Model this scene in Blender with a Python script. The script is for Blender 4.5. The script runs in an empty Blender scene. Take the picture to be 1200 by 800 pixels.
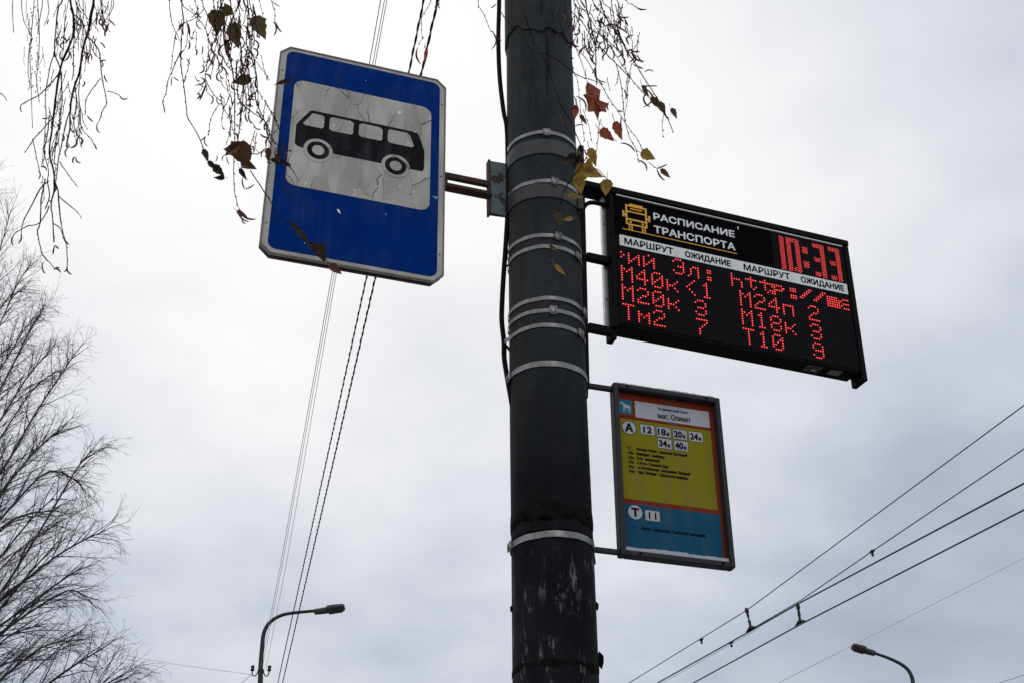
import bpy, math, random
import numpy as np
from mathutils import Vector, Matrix
random.seed(7)
rng = np.random.default_rng(11)
scn = bpy.context.scene
rad = math.radians

# ------------------------------------------------------------------ camera
CAM = Vector((0, 0, 1.55))
R = Matrix(((0.99995078, 0.00992178, 0.0),
            (-0.00495539, 0.49942128, 0.8663451),
            (0.00859568, -0.86630246, 0.49944586)))      # columns: right, down, forward
F = 1500.0
cd = bpy.data.cameras.new('camera'); cam = bpy.data.objects.new('camera', cd)
scn.collection.objects.link(cam)
m = Matrix.Identity(4)
for i in range(3):
    m[i][0] = R[i][0]; m[i][1] = -R[i][1]; m[i][2] = -R[i][2]; m[i][3] = CAM[i]
cam.matrix_world = m
cd.sensor_width = 36; cd.lens = F / 1200 * 36; cd.clip_start = 0.05; cd.clip_end = 3000
scn.camera = cam
scn.view_settings.view_transform = 'Standard'; scn.view_settings.look = 'None'
scn.view_settings.exposure = 0; scn.view_settings.gamma = 1

# ------------------------------------------------------------------ world: overcast sky, sun behind the clouds in front-left
SUN_AZ, SUN_EL = -18.0, 48.0
SKX, SKY_ = 3.1, 7.4
w = bpy.data.worlds.new('World'); scn.world = w; w.use_nodes = True
nt = w.node_tree; N = nt.nodes; L = nt.links; N.clear()
def wn(t, **k):
    n = N.new(t)
    for a, b in k.items(): setattr(n, a, b)
    return n
def wmath(op, a, b=None, clamp=False):
    n = wn('ShaderNodeMath', operation=op, use_clamp=clamp)
    for i, v in enumerate((a, b)):
        if v is None: continue
        if isinstance(v, (int, float)): n.inputs[i].default_value = v
        else: L.new(v, n.inputs[i])
    return n.outputs[0]
out = wn('ShaderNodeOutputWorld'); bg = wn('ShaderNodeBackground'); bg.inputs[1].default_value = 0.1
sky = wn('ShaderNodeTexSky', sky_type='NISHITA', sun_disc=False)
sky.sun_elevation = rad(SUN_EL); sky.sun_rotation = rad(SUN_AZ); sky.dust_density = 3; sky.air_density = 1.2
tc = wn('ShaderNodeTexCoord'); sep = wn('ShaderNodeSeparateXYZ'); L.new(tc.outputs['Generated'], sep.inputs[0])
X, Y, Z = sep.outputs
zc = wmath('MAXIMUM', Z, 0.0)
# cloud layer seen in perspective: project the direction onto a high plane
den = wmath('ADD', zc, 0.22)
cx = wmath('DIVIDE', X, den); cy = wmath('DIVIDE', Y, den)
cmb = wn('ShaderNodeCombineXYZ'); L.new(cx, cmb.inputs[0]); L.new(cy, cmb.inputs[1])
n1 = wn('ShaderNodeTexNoise'); n1.inputs['Scale'].default_value = 2.3; n1.inputs['Detail'].default_value = 5; n1.inputs['Roughness'].default_value = 0.48
n2 = wn('ShaderNodeTexNoise'); n2.inputs['Scale'].default_value = 6.5; n2.inputs['Detail'].default_value = 4; n2.inputs['Roughness'].default_value = 0.5
mp = wn('ShaderNodeMapping'); mp.inputs['Location'].default_value = (SKX, SKY_, 0.4); L.new(cmb.outputs[0], mp.inputs[0])
L.new(mp.outputs[0], n1.inputs['Vector']); L.new(mp.outputs[0], n2.inputs['Vector'])
c1 = wmath('SUBTRACT', n1.outputs[0], 0.5); c2 = wmath('SUBTRACT', n2.outputs[0], 0.5)
# glow of the hidden sun
sd = Vector((math.sin(rad(SUN_AZ)) * math.cos(rad(SUN_EL)), math.cos(rad(SUN_AZ)) * math.cos(rad(SUN_EL)), math.sin(rad(SUN_EL))))
dp = wn('ShaderNodeVectorMath', operation='DOT_PRODUCT'); dp.inputs[1].default_value = sd; L.new(tc.outputs['Generated'], dp.inputs[0])
dv = wmath('MAXIMUM', dp.outputs['Value'], 0.0)
glow = wmath('POWER', dv, 7.0)
v = wmath('ADD', wmath('MULTIPLY', zc, 0.235), 0.448)
v = wmath('ADD', v, wmath('MULTIPLY', glow, 0.36))
v = wmath('SUBTRACT', v, wmath('MULTIPLY', wmath('MAXIMUM', X, 0.0), wmath('MULTIPLY', wmath('MAXIMUM', wmath('SUBTRACT', 0.55, zc), 0.0), 0.95)))
v = wmath('ADD', v, wmath('MULTIPLY', wmath('MAXIMUM', wmath('SUBTRACT', 0.35, Y), 0.0), 0.42))   # brightness added overhead and behind, to lift the light on the sign fronts
v = wmath('ADD', v, wmath('MULTIPLY', c1, 0.52))
v = wmath('ADD', v, wmath('MULTIPLY', c2, 0.20))
ramp = wn('ShaderNodeValToRGB'); L.new(v, ramp.inputs[0])
cr = ramp.color_ramp; cr.elements[0].position = 0.30; cr.elements[0].color = (0.30, 0.345, 0.43, 1)
cr.elements[1].position = 1.0; cr.elements[1].color = (0.99, 0.99, 0.985, 1)
for p, c in ((0.5, (0.475, 0.52, 0.62, 1)), (0.62, (0.62, 0.655, 0.73, 1)), (0.74, (0.77, 0.79, 0.83, 1)), (0.86, (0.925, 0.93, 0.94, 1))):
    e = cr.elements.new(p); e.color = c
mul = wn('ShaderNodeVectorMath', operation='SCALE'); mul.inputs['Scale'].default_value = 10.0; L.new(ramp.outputs[0], mul.inputs[0])
mix = wn('ShaderNodeMix', data_type='RGBA'); mix.inputs[0].default_value = 0.97
L.new(sky.outputs[0], mix.inputs[6]); L.new(mul.outputs[0], mix.inputs[7])
L.new(mix.outputs[2], bg.inputs[0]); L.new(bg.outputs[0], out.inputs[0])

sl = bpy.data.lights.new('sun', 'SUN'); sl.energy = 0.6; sl.angle = rad(25); sl.color = (1, 0.97, 0.93)
so = bpy.data.objects.new('sun', sl); scn.collection.objects.link(so); so.location = (-10, 20, 40)
so.rotation_euler = (-sd).to_track_quat('-Z', 'Y').to_euler()

# ------------------------------------------------------------------ helpers
def ray(px, py):
    return R @ Vector(((px - 600) / F, (py - 400) / F, 1.0))
def at_y(px, py, y):                       # point of that line of sight at world Y = y
    d = ray(px, py); return CAM + d * (y / d.y)
def at_z(px, py, z):
    d = ray(px, py); return CAM + d * ((z - CAM.z) / d.z)
def at_wall(px, py, a, b):                 # hit with the vertical plane through a and b
    n = Vector((-(b.y - a.y), b.x - a.x, 0)); d = ray(px, py)
    return CAM + d * ((a - CAM).dot(n) / d.dot(n))

MATS = {}
def mat(name, col, rough=0.6, metal=0.0, var=0.25, scale=8.0, bump=0.0, bscale=60.0, spec=0.5, emit=None, es=1.0, trans=0.0, stretch=(1, 1, 1), col2=None):
    if name in MATS: return MATS[name]
    mm = bpy.data.materials.new(name); mm.use_nodes = True; MATS[name] = mm
    t = mm.node_tree; b = t.nodes['Principled BSDF']
    b.inputs['Roughness'].default_value = rough; b.inputs['Metallic'].default_value = metal
    b.inputs['Specular IOR Level'].default_value = spec
    tcn = t.nodes.new('ShaderNodeTexCoord'); mpn = t.nodes.new('ShaderNodeMapping'); mpn.inputs['Scale'].default_value = stretch
    t.links.new(tcn.outputs['Object'], mpn.inputs[0])
    ns = t.nodes.new('ShaderNodeTexNoise'); ns.inputs['Scale'].default_value = scale; ns.inputs['Detail'].default_value = 6
    ns.inputs['Roughness'].default_value = 0.6
    t.links.new(mpn.outputs[0], ns.inputs['Vector'])
    rp = t.nodes.new('ShaderNodeValToRGB'); rp.color_ramp.elements[0].position = 0.3; rp.color_ramp.elements[1].position = 0.7
    c2_ = col2 or tuple(min(1, c * (1 + var)) for c in col)
    rp.color_ramp.elements[0].color = (*[c * (1 - var) for c in col], 1); rp.color_ramp.elements[1].color = (*c2_, 1)
    t.links.new(ns.outputs[0], rp.inputs[0]); t.links.new(rp.outputs[0], b.inputs['Base Color'])
    if bump:
        nb = t.nodes.new('ShaderNodeTexNoise'); nb.inputs['Scale'].default_value = bscale; nb.inputs['Detail'].default_value = 5
        t.links.new(mpn.outputs[0], nb.inputs['Vector'])
        bp = t.nodes.new('ShaderNodeBump'); bp.inputs['Strength'].default_value = bump; bp.inputs['Distance'].default_value = 0.004
        t.links.new(nb.outputs[0], bp.inputs['Height']); t.links.new(bp.outputs[0], b.inputs['Normal'])
    if emit:
        b.inputs['Emission Color'].default_value = (*emit, 1); b.inputs['Emission Strength'].default_value = es
    if trans:
        tr = t.nodes.new('ShaderNodeBsdfTranslucent'); t.links.new(rp.outputs[0], tr.inputs[0])
        mx = t.nodes.new('ShaderNodeMixShader'); mx.inputs[0].default_value = trans
        t.links.new(b.outputs[0], mx.inputs[1]); t.links.new(tr.outputs[0], mx.inputs[2])
        t.links.new(mx.outputs[0], t.nodes['Material Output'].inputs[0])
    return mm

WL = {}
def link(o):
    scn.collection.objects.link(o); return o
def props(o, label=None, cat=None, group=None, kind=None):
    if label: o['label'] = label
    if cat: o['category'] = cat
    if group: o['group'] = group
    if kind: o['kind'] = kind
    return o
def empty(name, loc, label, cat, group=None, rot=None):
    o = bpy.data.objects.new(name, None); link(o); o.empty_display_size = 0.1
    if rot is None: o.location = loc
    else:
        mm = rot.to_4x4(); mm.translation = loc; o.matrix_world = mm
    WL[o.name] = Vector(loc)
    return props(o, label, cat, group)

class MB:
    """collects geometry, then links it as one mesh object"""
    def __init__(s): s.v = []; s.f = []; s.mi = []; s.cur = 0
    def add(s, vs, fs):
        b = len(s.v); s.v.extend([tuple(p) for p in vs]); s.f.extend([tuple(i + b for i in f) for f in fs]); s.mi.extend([s.cur] * len(fs))
        return s
    def box(s, x0, x1, y0, y1, z0, z1):
        vs = [(x, y, z) for z in (z0, z1) for y in (y0, y1) for x in (x0, x1)]
        return s.add(vs, [(0, 2, 3, 1), (4, 5, 7, 6), (0, 1, 5, 4), (2, 6, 7, 3), (0, 4, 6, 2), (1, 3, 7, 5)])
    def prism(s, pts, z0, z1):                     # outline in x,y extruded in z
        n = len(pts)
        a = sum(pts[i][0] * pts[(i + 1) % n][1] - pts[(i + 1) % n][0] * pts[i][1] for i in range(n))
        if a < 0: pts = pts[::-1]
        vs = [(x, y, z0) for x, y in pts] + [(x, y, z1) for x, y in pts]
        fs = [tuple(range(n, 2 * n)), tuple(range(n - 1, -1, -1))] + [(i, (i + 1) % n, n + (i + 1) % n, n + i) for i in range(n)]
        return s.add(vs, fs)
    def ring(s, o_, i_, z0, z1):                   # frame between two outlines of equal count
        n = len(o_); vs = [(x, y, z) for z in (z0, z1) for P in (o_, i_) for x, y in P]; fs = []
        for k in range(n):
            j = (k + 1) % n
            fs += [(2*n+k, 2*n+j, 3*n+j, 3*n+k), (k, n+k, n+j, j), (k, j, 2*n+j, 2*n+k), (n+k, 3*n+k, 3*n+j, n+j)]
        return s.add(vs, fs)
    def tube(s, pts, r, n=6, cap=True):
        pts = [Vector(p) for p in pts]; rs = r if isinstance(r, (list, tuple)) else [r] * len(pts)
        vs = []; up = None
        for i, p in enumerate(pts):
            d = (pts[min(i + 1, len(pts) - 1)] - pts[max(i - 1, 0)])
            if d.length < 1e-9: d = Vector((0, 0, 1))
            d.normalize()
            if up is None: up = d.orthogonal().normalized()
            up = (up - d * up.dot(d))
            if up.length < 1e-6: up = d.orthogonal()
            up.normalize(); q = d.cross(up)
            for k in range(n):
                a = 2 * math.pi * k / n
                vs.append(p + (up * math.cos(a) + q * math.sin(a)) * rs[i])
        fs = [(i * n + k, i * n + (k + 1) % n, (i + 1) * n + (k + 1) % n, (i + 1) * n + k) for i in range(len(pts) - 1) for k in range(n)]
        if cap: fs += [tuple(range(n - 1, -1, -1)), tuple(range((len(pts) - 1) * n, len(pts) * n))]
        return s.add(vs, fs)
    def build(s, name, mats, parent=None, world=False, smooth=False, label=None, cat=None, group=None, kind=None):
        """world=True: geometry is in world space; the origin goes to its middle"""
        me = bpy.data.meshes.new(name)
        o = bpy.data.objects.new(name, me); link(o)
        V_ = np.array(s.v, float)
        if world:
            c = (V_.min(0) + V_.max(0)) / 2; V_ = V_ - c
            pl = WL[parent.name] if parent else Vector((0, 0, 0))
            o.location = Vector(c) - pl; WL[o.name] = Vector(c)
        me.from_pydata(V_.tolist(), [], s.f)
        for mt in (mats if isinstance(mats, (list, tuple)) else [mats]): me.materials.append(mt)
        if max(s.mi): me.polygons.foreach_set('material_index', s.mi)
        if smooth: me.polygons.foreach_set('use_smooth', [True] * len(me.polygons))
        me.update()
        if parent: o.parent = parent
        return props(o, label, cat, group, kind)

def bevel(o, w_=0.002, seg=2):
    b = o.modifiers.new('bevel', 'BEVEL'); b.width = w_; b.segments = seg; b.limit_method = 'ANGLE'; return o
def rrect(x0, x1, y0, y1, r, n=6):
    P = []
    for cx_, cy_, a0 in ((x1 - r, y1 - r, 0), (x0 + r, y1 - r, 90), (x0 + r, y0 + r, 180), (x1 - r, y0 + r, 270)):
        for k in range(n + 1):
            a = rad(a0 + 90 * k / n); P.append((cx_ + r * math.cos(a), cy_ + r * math.sin(a)))
    return P
def cm(P): return [(u / 100, -v / 100) for u, v in P]          # (right, down) in cm -> local x, y
def circ(u, v, r, n=28): return [(u + r * math.cos(2 * math.pi * k / n), v + r * math.sin(2 * math.pi * k / n)) for k in range(n)]

def text(root, s, u0, u1, v0, v1, mt, z, bold=0.0, name='lettering', depth=0.0):
    """flat lettering fitted into a box given in cm on the sign; bold thickens the strokes by that share of the height"""
    cu = bpy.data.curves.new(name, 'FONT'); cu.body = s; cu.size = 1; cu.resolution_u = 3
    t = bpy.data.objects.new(name, cu); link(t)
    dg = bpy.context.evaluated_depsgraph_get()
    me0 = bpy.data.meshes.new_from_object(t.evaluated_get(dg)); bpy.data.objects.remove(t); bpy.data.curves.remove(cu)
    n = len(me0.vertices); a = np.zeros(n * 3); me0.vertices.foreach_get('co', a); a = a.reshape(-1, 3)
    fs = [tuple(p.vertices) for p in me0.polygons]; bpy.data.meshes.remove(me0)
    lo, hi = a.min(0), a.max(0); a = (a - lo) / np.maximum(hi - lo, 1e-9)
    b = bold * abs(v1 - v0)
    X_ = (u0 + b + a[:, 0] * (u1 - u0 - 2 * b)) / 100; Y_ = -(v1 - b - a[:, 1] * (v1 - v0 - 2 * b)) / 100; b /= 100
    mb = MB(); dirs = [(0, 0)] + ([(b * math.cos(q), b * math.sin(q)) for q in [k * math.pi / 4 for k in range(8)]] if b > 0 else [])
    for i, (dx, dy) in enumerate(dirs): mb.add(np.c_[X_ + dx, Y_ + dy, np.full(n, z + i * 0.00002)].tolist(), fs)
    return mb.build(name, mt, root)

# ------------------------------------------------------------------ materials
m_blackmetal = mat('black_painted_metal', (0.003, 0.003, 0.004), 0.65, 0.0, 0.4, 20, bump=0.15, spec=0.09)
m_greyframe = mat('dark_grey_painted_steel', (0.028, 0.029, 0.036), 0.6, 0.0, 0.3, 18, bump=0.2, spec=0.2)
m_strap = mat('galvanised_strap_steel', (0.235, 0.235, 0.245), 0.45, 0.7, 0.6, 14, bump=0.2, bscale=90)
m_alu = mat('raw_aluminium', (0.55, 0.55, 0.56), 0.35, 0.9, 0.15, 30)
m_rust = mat('rusty_red_brown_steel', (0.050, 0.022, 0.019), 0.85, 0.0, 0.5, 40, bump=0.6, bscale=150)
m_bluegrey = mat('chipped_blue_grey_paint', (0.085, 0.120, 0.140), 0.7, 0.0, 0.3, 30, bump=0.3)
m_rubber = mat('black_cable_rubber', (0.004, 0.004, 0.005), 0.7, 0, 0.3, 30, spec=0.1)
m_wire = mat('weathered_copper_wire', (0.02, 0.018, 0.018), 0.7, 0.3, 0.3, 5)
m_palewire = mat('pale_aluminium_wire', (0.60, 0.61, 0.62), 0.6, 0.3, 0.1, 5)
m_lampmetal = mat('dark_lamp_steel', (0.020, 0.020, 0.022), 0.6, 0.2, 0.3, 10)
m_lampgrey = mat('grey_lamp_housing', (0.028, 0.028, 0.031), 0.5, 0.1, 0.3, 10)
m_lampglass = mat('dull_lamp_glass', (0.03, 0.03, 0.034), 0.3, 0, 0.2, 10)
m_bark = mat('birch_twig_bark', (0.014, 0.006, 0.008), 0.85, 0, 0.4, 60, spec=0.15)
m_birch = mat('birch_trunk_bark', (0.35, 0.34, 0.32), 0.8, 0, 0.6, 5, bump=0.6, stretch=(1, 1, 4))
m_catkin = mat('purple_brown_catkin', (0.13, 0.032, 0.042), 0.85, 0, 0.5, 300, bump=0.8, bscale=600)
m_fartwig = mat('bare_far_twigs', (0.055, 0.050, 0.058), 0.9, 0, 0.3, 2)
m_leafs = {
 'olive': mat('olive_brown_leaf', (0.105, 0.078, 0.034), 0.7, 0, 0.45, 60, trans=0.35, bump=0.4, bscale=200),
 'brown': mat('dead_brown_leaf', (0.120, 0.055, 0.028), 0.7, 0, 0.5, 60, trans=0.30, bump=0.4, bscale=200),
 'rust': mat('rust_red_leaf', (0.30, 0.080, 0.035), 0.7, 0, 0.4, 50, trans=0.5, bump=0.4, bscale=200),
 'yellow': mat('ochre_yellow_leaf', (0.34, 0.215, 0.050), 0.7, 0, 0.35, 50, trans=0.4, bump=0.4, bscale=200),
 'dark': mat('shrivelled_dark_leaf', (0.035, 0.024, 0.018), 0.85, 0, 0.5, 80, trans=0.15, bump=0.5, bscale=200)}

# ------------------------------------------------------------------ ground (below the frame, bounces the light)
m_ground = mat('autumn_grass_soil', (0.06, 0.065, 0.035), 0.95, 0, 0.4, 3, bump=0.5)
m_asphalt = mat('asphalt', (0.05, 0.05, 0.052), 0.9, 0, 0.3, 4, bump=0.4)
m_pave = mat('paving_concrete', (0.20, 0.20, 0.195), 0.9, 0, 0.2, 6, bump=0.3)
g = MB().add([(-1500, -1500, 0), (1500, -1500, 0), (1500, 1500, 0), (-1500, 1500, 0)], [(0, 1, 2, 3)]).build('ground', m_ground, kind='structure')
# the road runs under the trolley wires
A_ = at_z(1200, 566, 5.9); B_ = at_z(812, 786, 5.9); rd = (B_ - A_); rd.z = 0; rd.normalize(); rn = Vector((rd.y, -rd.x, 0))
def strip(name, off0, off1, z0, z1, mt):
    c = Vector((A_.x, A_.y, 0)); mb = MB()
    P = [c + rd * t + rn * o_ for t, o_ in ((-200, off0), (200, off0), (200, off1), (-200, off1))]
    vs = [(p.x, p.y, z0) for p in P] + [(p.x, p.y, z1) for p in P]
    mb.add(vs, [(0, 1, 2, 3), (7, 6, 5, 4), (0, 4, 5, 1), (1, 5, 6, 2), (2, 6, 7, 3), (3, 7, 4, 0)])
    return mb.build(name, mt, kind='structure')
strip('road', -2.0, 10.0, 0.002, 0.02, m_asphalt)
strip('pavement', -9.0, -2.15, 0.002, 0.14, m_pave)
strip('kerb', -2.15, -2.0, 0.002, 0.16, mat('kerb_stone', (0.28, 0.28, 0.27), 0.9))

# ------------------------------------------------------------------ the pole
PZ0 = 0.0
def pole_c(z): return Vector((0.1144 - 0.0178 * (z - 3.97), 3.78, z))
def pole_axis_mat():
    d = (pole_c(1) - pole_c(0)).normalized(); x_ = (Vector((1, 0, 0)) - d * d.x).normalized()
    return Matrix((x_, d.cross(x_), d)).transposed()
PR = 0.1285
def pole_mat():
    mm = bpy.data.materials.new('weathered_pole_paint'); mm.use_nodes = True; t = mm.node_tree; b = t.nodes['Principled BSDF']
    def nd(tp, **k):
        n = t.nodes.new(tp)
        for a, c in k.items(): setattr(n, a, c)
        return n
    tcn = nd('ShaderNodeTexCoord'); sp = nd('ShaderNodeSeparateXYZ'); t.links.new(tcn.outputs['Object'], sp.inputs[0])
    def noise(scale, st, det=6, loc=(0, 0, 0), rough=0.6):
        mp_ = nd('ShaderNodeMapping'); mp_.inputs['Scale'].default_value = st; mp_.inputs['Location'].default_value = loc
        t.links.new(tcn.outputs['Object'], mp_.inputs[0])
        n = nd('ShaderNodeTexNoise'); n.inputs['Scale'].default_value = scale; n.inputs['Detail'].default_value = det; n.inputs['Roughness'].default_value = rough
        t.links.new(mp_.outputs[0], n.inputs['Vector']); return n.outputs[0]
    def mixc(f, a, c):
        n = nd('ShaderNodeMix', data_type='RGBA')
        if isinstance(f, float): n.inputs[0].default_value = f
        else: t.links.new(f, n.inputs[0])
        for i, q in ((6, a), (7, c)):
            if isinstance(q, tuple): n.inputs[i].default_value = (*q, 1)
            else: t.links.new(q, n.inputs[i])
        return n.outputs[2]
    def mth(op, a, c, clamp=False):
        n = nd('ShaderNodeMath', operation=op, use_clamp=clamp)
        for i, q in enumerate((a, c)):
            if isinstance(q, (int, float)): n.inputs[i].default_value = q
            else: t.links.new(q, n.inputs[i])
        return n.outputs[0]
    def mr(x, a, c, lo=0.0, hi=1.0):
        n = nd('ShaderNodeMapRange'); t.links.new(x, n.inputs[0])
        for i, q in enumerate((a, c, lo, hi)): n.inputs[i + 1].default_value = q
        return n.outputs[0]
    base = mixc(mr(noise(5, (1, 1, 0.35)), 0.35, 0.68), (0.020, 0.027, 0.035), (0.038, 0.047, 0.056))
    # runs of dirt and rust down the left side
    runs = mr(noise(16, (1, 1, 0.06), 5, (3, 1, 0)), 0.40, 0.60)
    side = mth('MULTIPLY', runs, mr(sp.outputs[0], -0.02, -0.10, 0.12, 1.0))
    base = mixc(side, base, (0.052, 0.042, 0.029))
    dark = mr(noise(22, (1, 1, 0.12), 5, (0, 6, 2)), 0.58, 0.70, 0, 0.7)
    base = mixc(dark, base, (0.007, 0.008, 0.008))
    pits = mr(noise(85, (1, 1, 0.6), 3, (4, 2, 8)), 0.70, 0.74, 0, 0.95)
    base = mixc(pits, base, (0.006, 0.006, 0.007))
    blot = mr(noise(11, (1, 1, 0.8), 7, (1, 4, 4), 0.7), 0.42, 0.62)
    base = mixc(mth('MULTIPLY', blot, 0.35), base, (0.058, 0.068, 0.076))
    grain = mr(noise(210, (1, 1, 1), 3, (0, 0, 0), 0.7), 0.35, 0.65, 0.0, 0.45)
    base = mixc(grain, base, (0.012, 0.014, 0.016))
    drip = mr(noise(34, (1, 1, 0.045), 4, (8, 3, 1)), 0.60, 0.66, 0, 0.85)
    base = mixc(drip, base, (0.008, 0.008, 0.009))
    # below about 3.6 m the pole is blackened by old poster glue
    zz = mth('ADD', sp.outputs[2], mth('MULTIPLY', noise(6, (1, 1, 1), 3, (9, 0, 0)), 0.25))
    low = mr(zz, 4.0, 3.25, 0.0, 1.0)
    base = mixc(low, base, mixc(mr(noise(9, (1, 1, 0.4), 5, (5, 5, 5)), 0.4, 0.7), (0.003, 0.004, 0.006), (0.011, 0.013, 0.017)))
    # torn paper left on the lower pole
    pm = mth('MULTIPLY', mr(noise(30, (1.3, 1.3, 0.33), 8, (2, 8, 1), 0.75), 0.54, 0.59), mr(noise(4.5, (1, 1, 0.9), 2, (2, 3, 3)), 0.38, 0.50))
    pm = mth('MULTIPLY', pm, mr(zz, 3.09, 3.03))
    base = mixc(pm, base, mixc(mr(noise(60, (1, 1, .5), 4, (0, 2, 0)), .4, .6), (0.05, 0.052, 0.057), (0.15, 0.154, 0.165)))
    t.links.new(base, b.inputs['Base Color']); b.inputs['Roughness'].default_value = 0.72; b.inputs['Specular IOR Level'].default_value = 0.10
    bp = nd('ShaderNodeBump'); bp.inputs['Strength'].default_value = 0.8; bp.inputs['Distance'].default_value = 0.006
    hgt = mth('SUBTRACT', mth('ADD', noise(30, (1, 1, 0.5), 6), mth('MULTIPLY', pm, 0.5)), mth('MULTIPLY', pits, 0.8))
    t.links.new(hgt, bp.inputs['Height']); t.links.new(bp.outputs[0], b.inputs['Normal'])
    MATS['weathered_pole_paint'] = mm
    return mm
m_pole = pole_mat()
m_collar = mat('dark_steel_collar', (0.030, 0.034, 0.040), 0.6, 0.0, 0.4, 22, bump=0.4, bscale=80)
m_tar = mat('old_tar_wrap', (0.0065, 0.0065, 0.007), 0.9, 0, 0.8, 30, spec=0.08, bump=1.0, bscale=70)

pole = empty('utility_pole', pole_c(0), 'thick round weathered concrete pole carrying the bus stop sign and both timetable boards', 'utility pole', rot=pole_axis_mat())
def ring_profile(prof, n=72, jag=None):
    """lathe around the pole axis; prof = [(r, z)]"""
    mb = MB(); vs = []
    for j, (r, z) in enumerate(prof):
        for k in range(n):
            a = 2 * math.pi * k / n; dz = jag(j, a) if jag else 0
            rr = r * (1 + (0.004 * math.sin(3 * a + z * 5)))
            vs.append((rr * math.cos(a), rr * math.sin(a), z + dz))
    fs = [(j * n + k, j * n + (k + 1) % n, (j + 1) * n + (k + 1) % n, (j + 1) * n + k) for j in range(len(prof) - 1) for k in range(n)]
    return mb.add(vs, fs)
ring_profile([(PR * 1.02, -0.2)] + [(PR, z) for z in np.arange(0, 9.6, 0.1)] + [(0.02, 9.5)]).build('shaft', m_pole, pole, smooth=True)
def jag_top(j, a):
    return (0.022 * math.sin(2 * a + 0.7) + 0.014 * math.sin(5 * a + 1) + 0.008 * math.sin(13 * a)) if j < 2 else 0
ring_profile([(PR - 0.001, 5.052), (PR + 0.0065, 5.05), (PR + 0.006, 5.4), (PR + 0.005, 7.2), (PR - 0.001, 7.21)], jag=jag_top).build('upper_sleeve', m_pole, pole, smooth=False)
def tarjag(j, a): return 0.005 * math.sin(5 * a + j) + 0.004 * math.sin(13 * a + 2 * j) + 0.003 * math.sin(29 * a + 3 * j)
ring_profile([(PR - 0.001, 3.035), (PR + 0.0016, 3.038), (PR + 0.0024, 3.06), (PR + 0.0014, 3.085), (PR - 0.001, 3.095)], jag=tarjag).build('tar_wrap', m_tar, pole, smooth=True)
ring_profile([(PR - 0.001, 3.000), (PR + 0.0015, 3.0), (PR + 0.0015, 3.005), (PR - 0.001, 3.006)]).build('wire_tie', m_tar, pole)
ring_profile([(PR - 0.001, 2.585), (PR + 0.0018, 2.589), (PR + 0.0018, 2.600), (PR - 0.001, 2.607)], jag=tarjag).build('tape_wrap', m_tar, pole)
# peeling scraps that stand off the edge of the pole
for i, (ang, z, s_) in enumerate(((-6, 2.635, 0.03), (-4, 2.80, 0.016), (186, 2.79, 0.012), (-40, 2.592, 0.022))):
    a = rad(ang); mb = MB(); r0 = PR * 0.995
    n_, e_ = Vector((math.cos(a), math.sin(a), 0)), Vector((-math.sin(a), math.cos(a), 0))
    P = []
    for u, v_, k in ((0, 0.5, 0), (0.2, 0.8, .5), (0.55, 0.35, 1), (0.6, -0.3, .8), (0.35, -1.0, .9), (0, -0.7, 0)):
        P.append(n_ * (r0 + u * s_ * (0.5 + 0.5 * k)) + e_ * (0.3 * s_ * k) + Vector((0, 0, z + v_ * s_)))
    th = n_.cross(Vector((0, 0, 1))) * 0.0015
    vs = [p - th for p in P] + [p + th for p in P]; n = len(P)
    mb.add(vs, [tuple(range(n)), tuple(range(2 * n - 1, n - 1, -1))] + [(k, (k + 1) % n, n + (k + 1) % n, n + k) for k in range(n)])
    mb.build('peeling_scrap', m_tar, pole)

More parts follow.
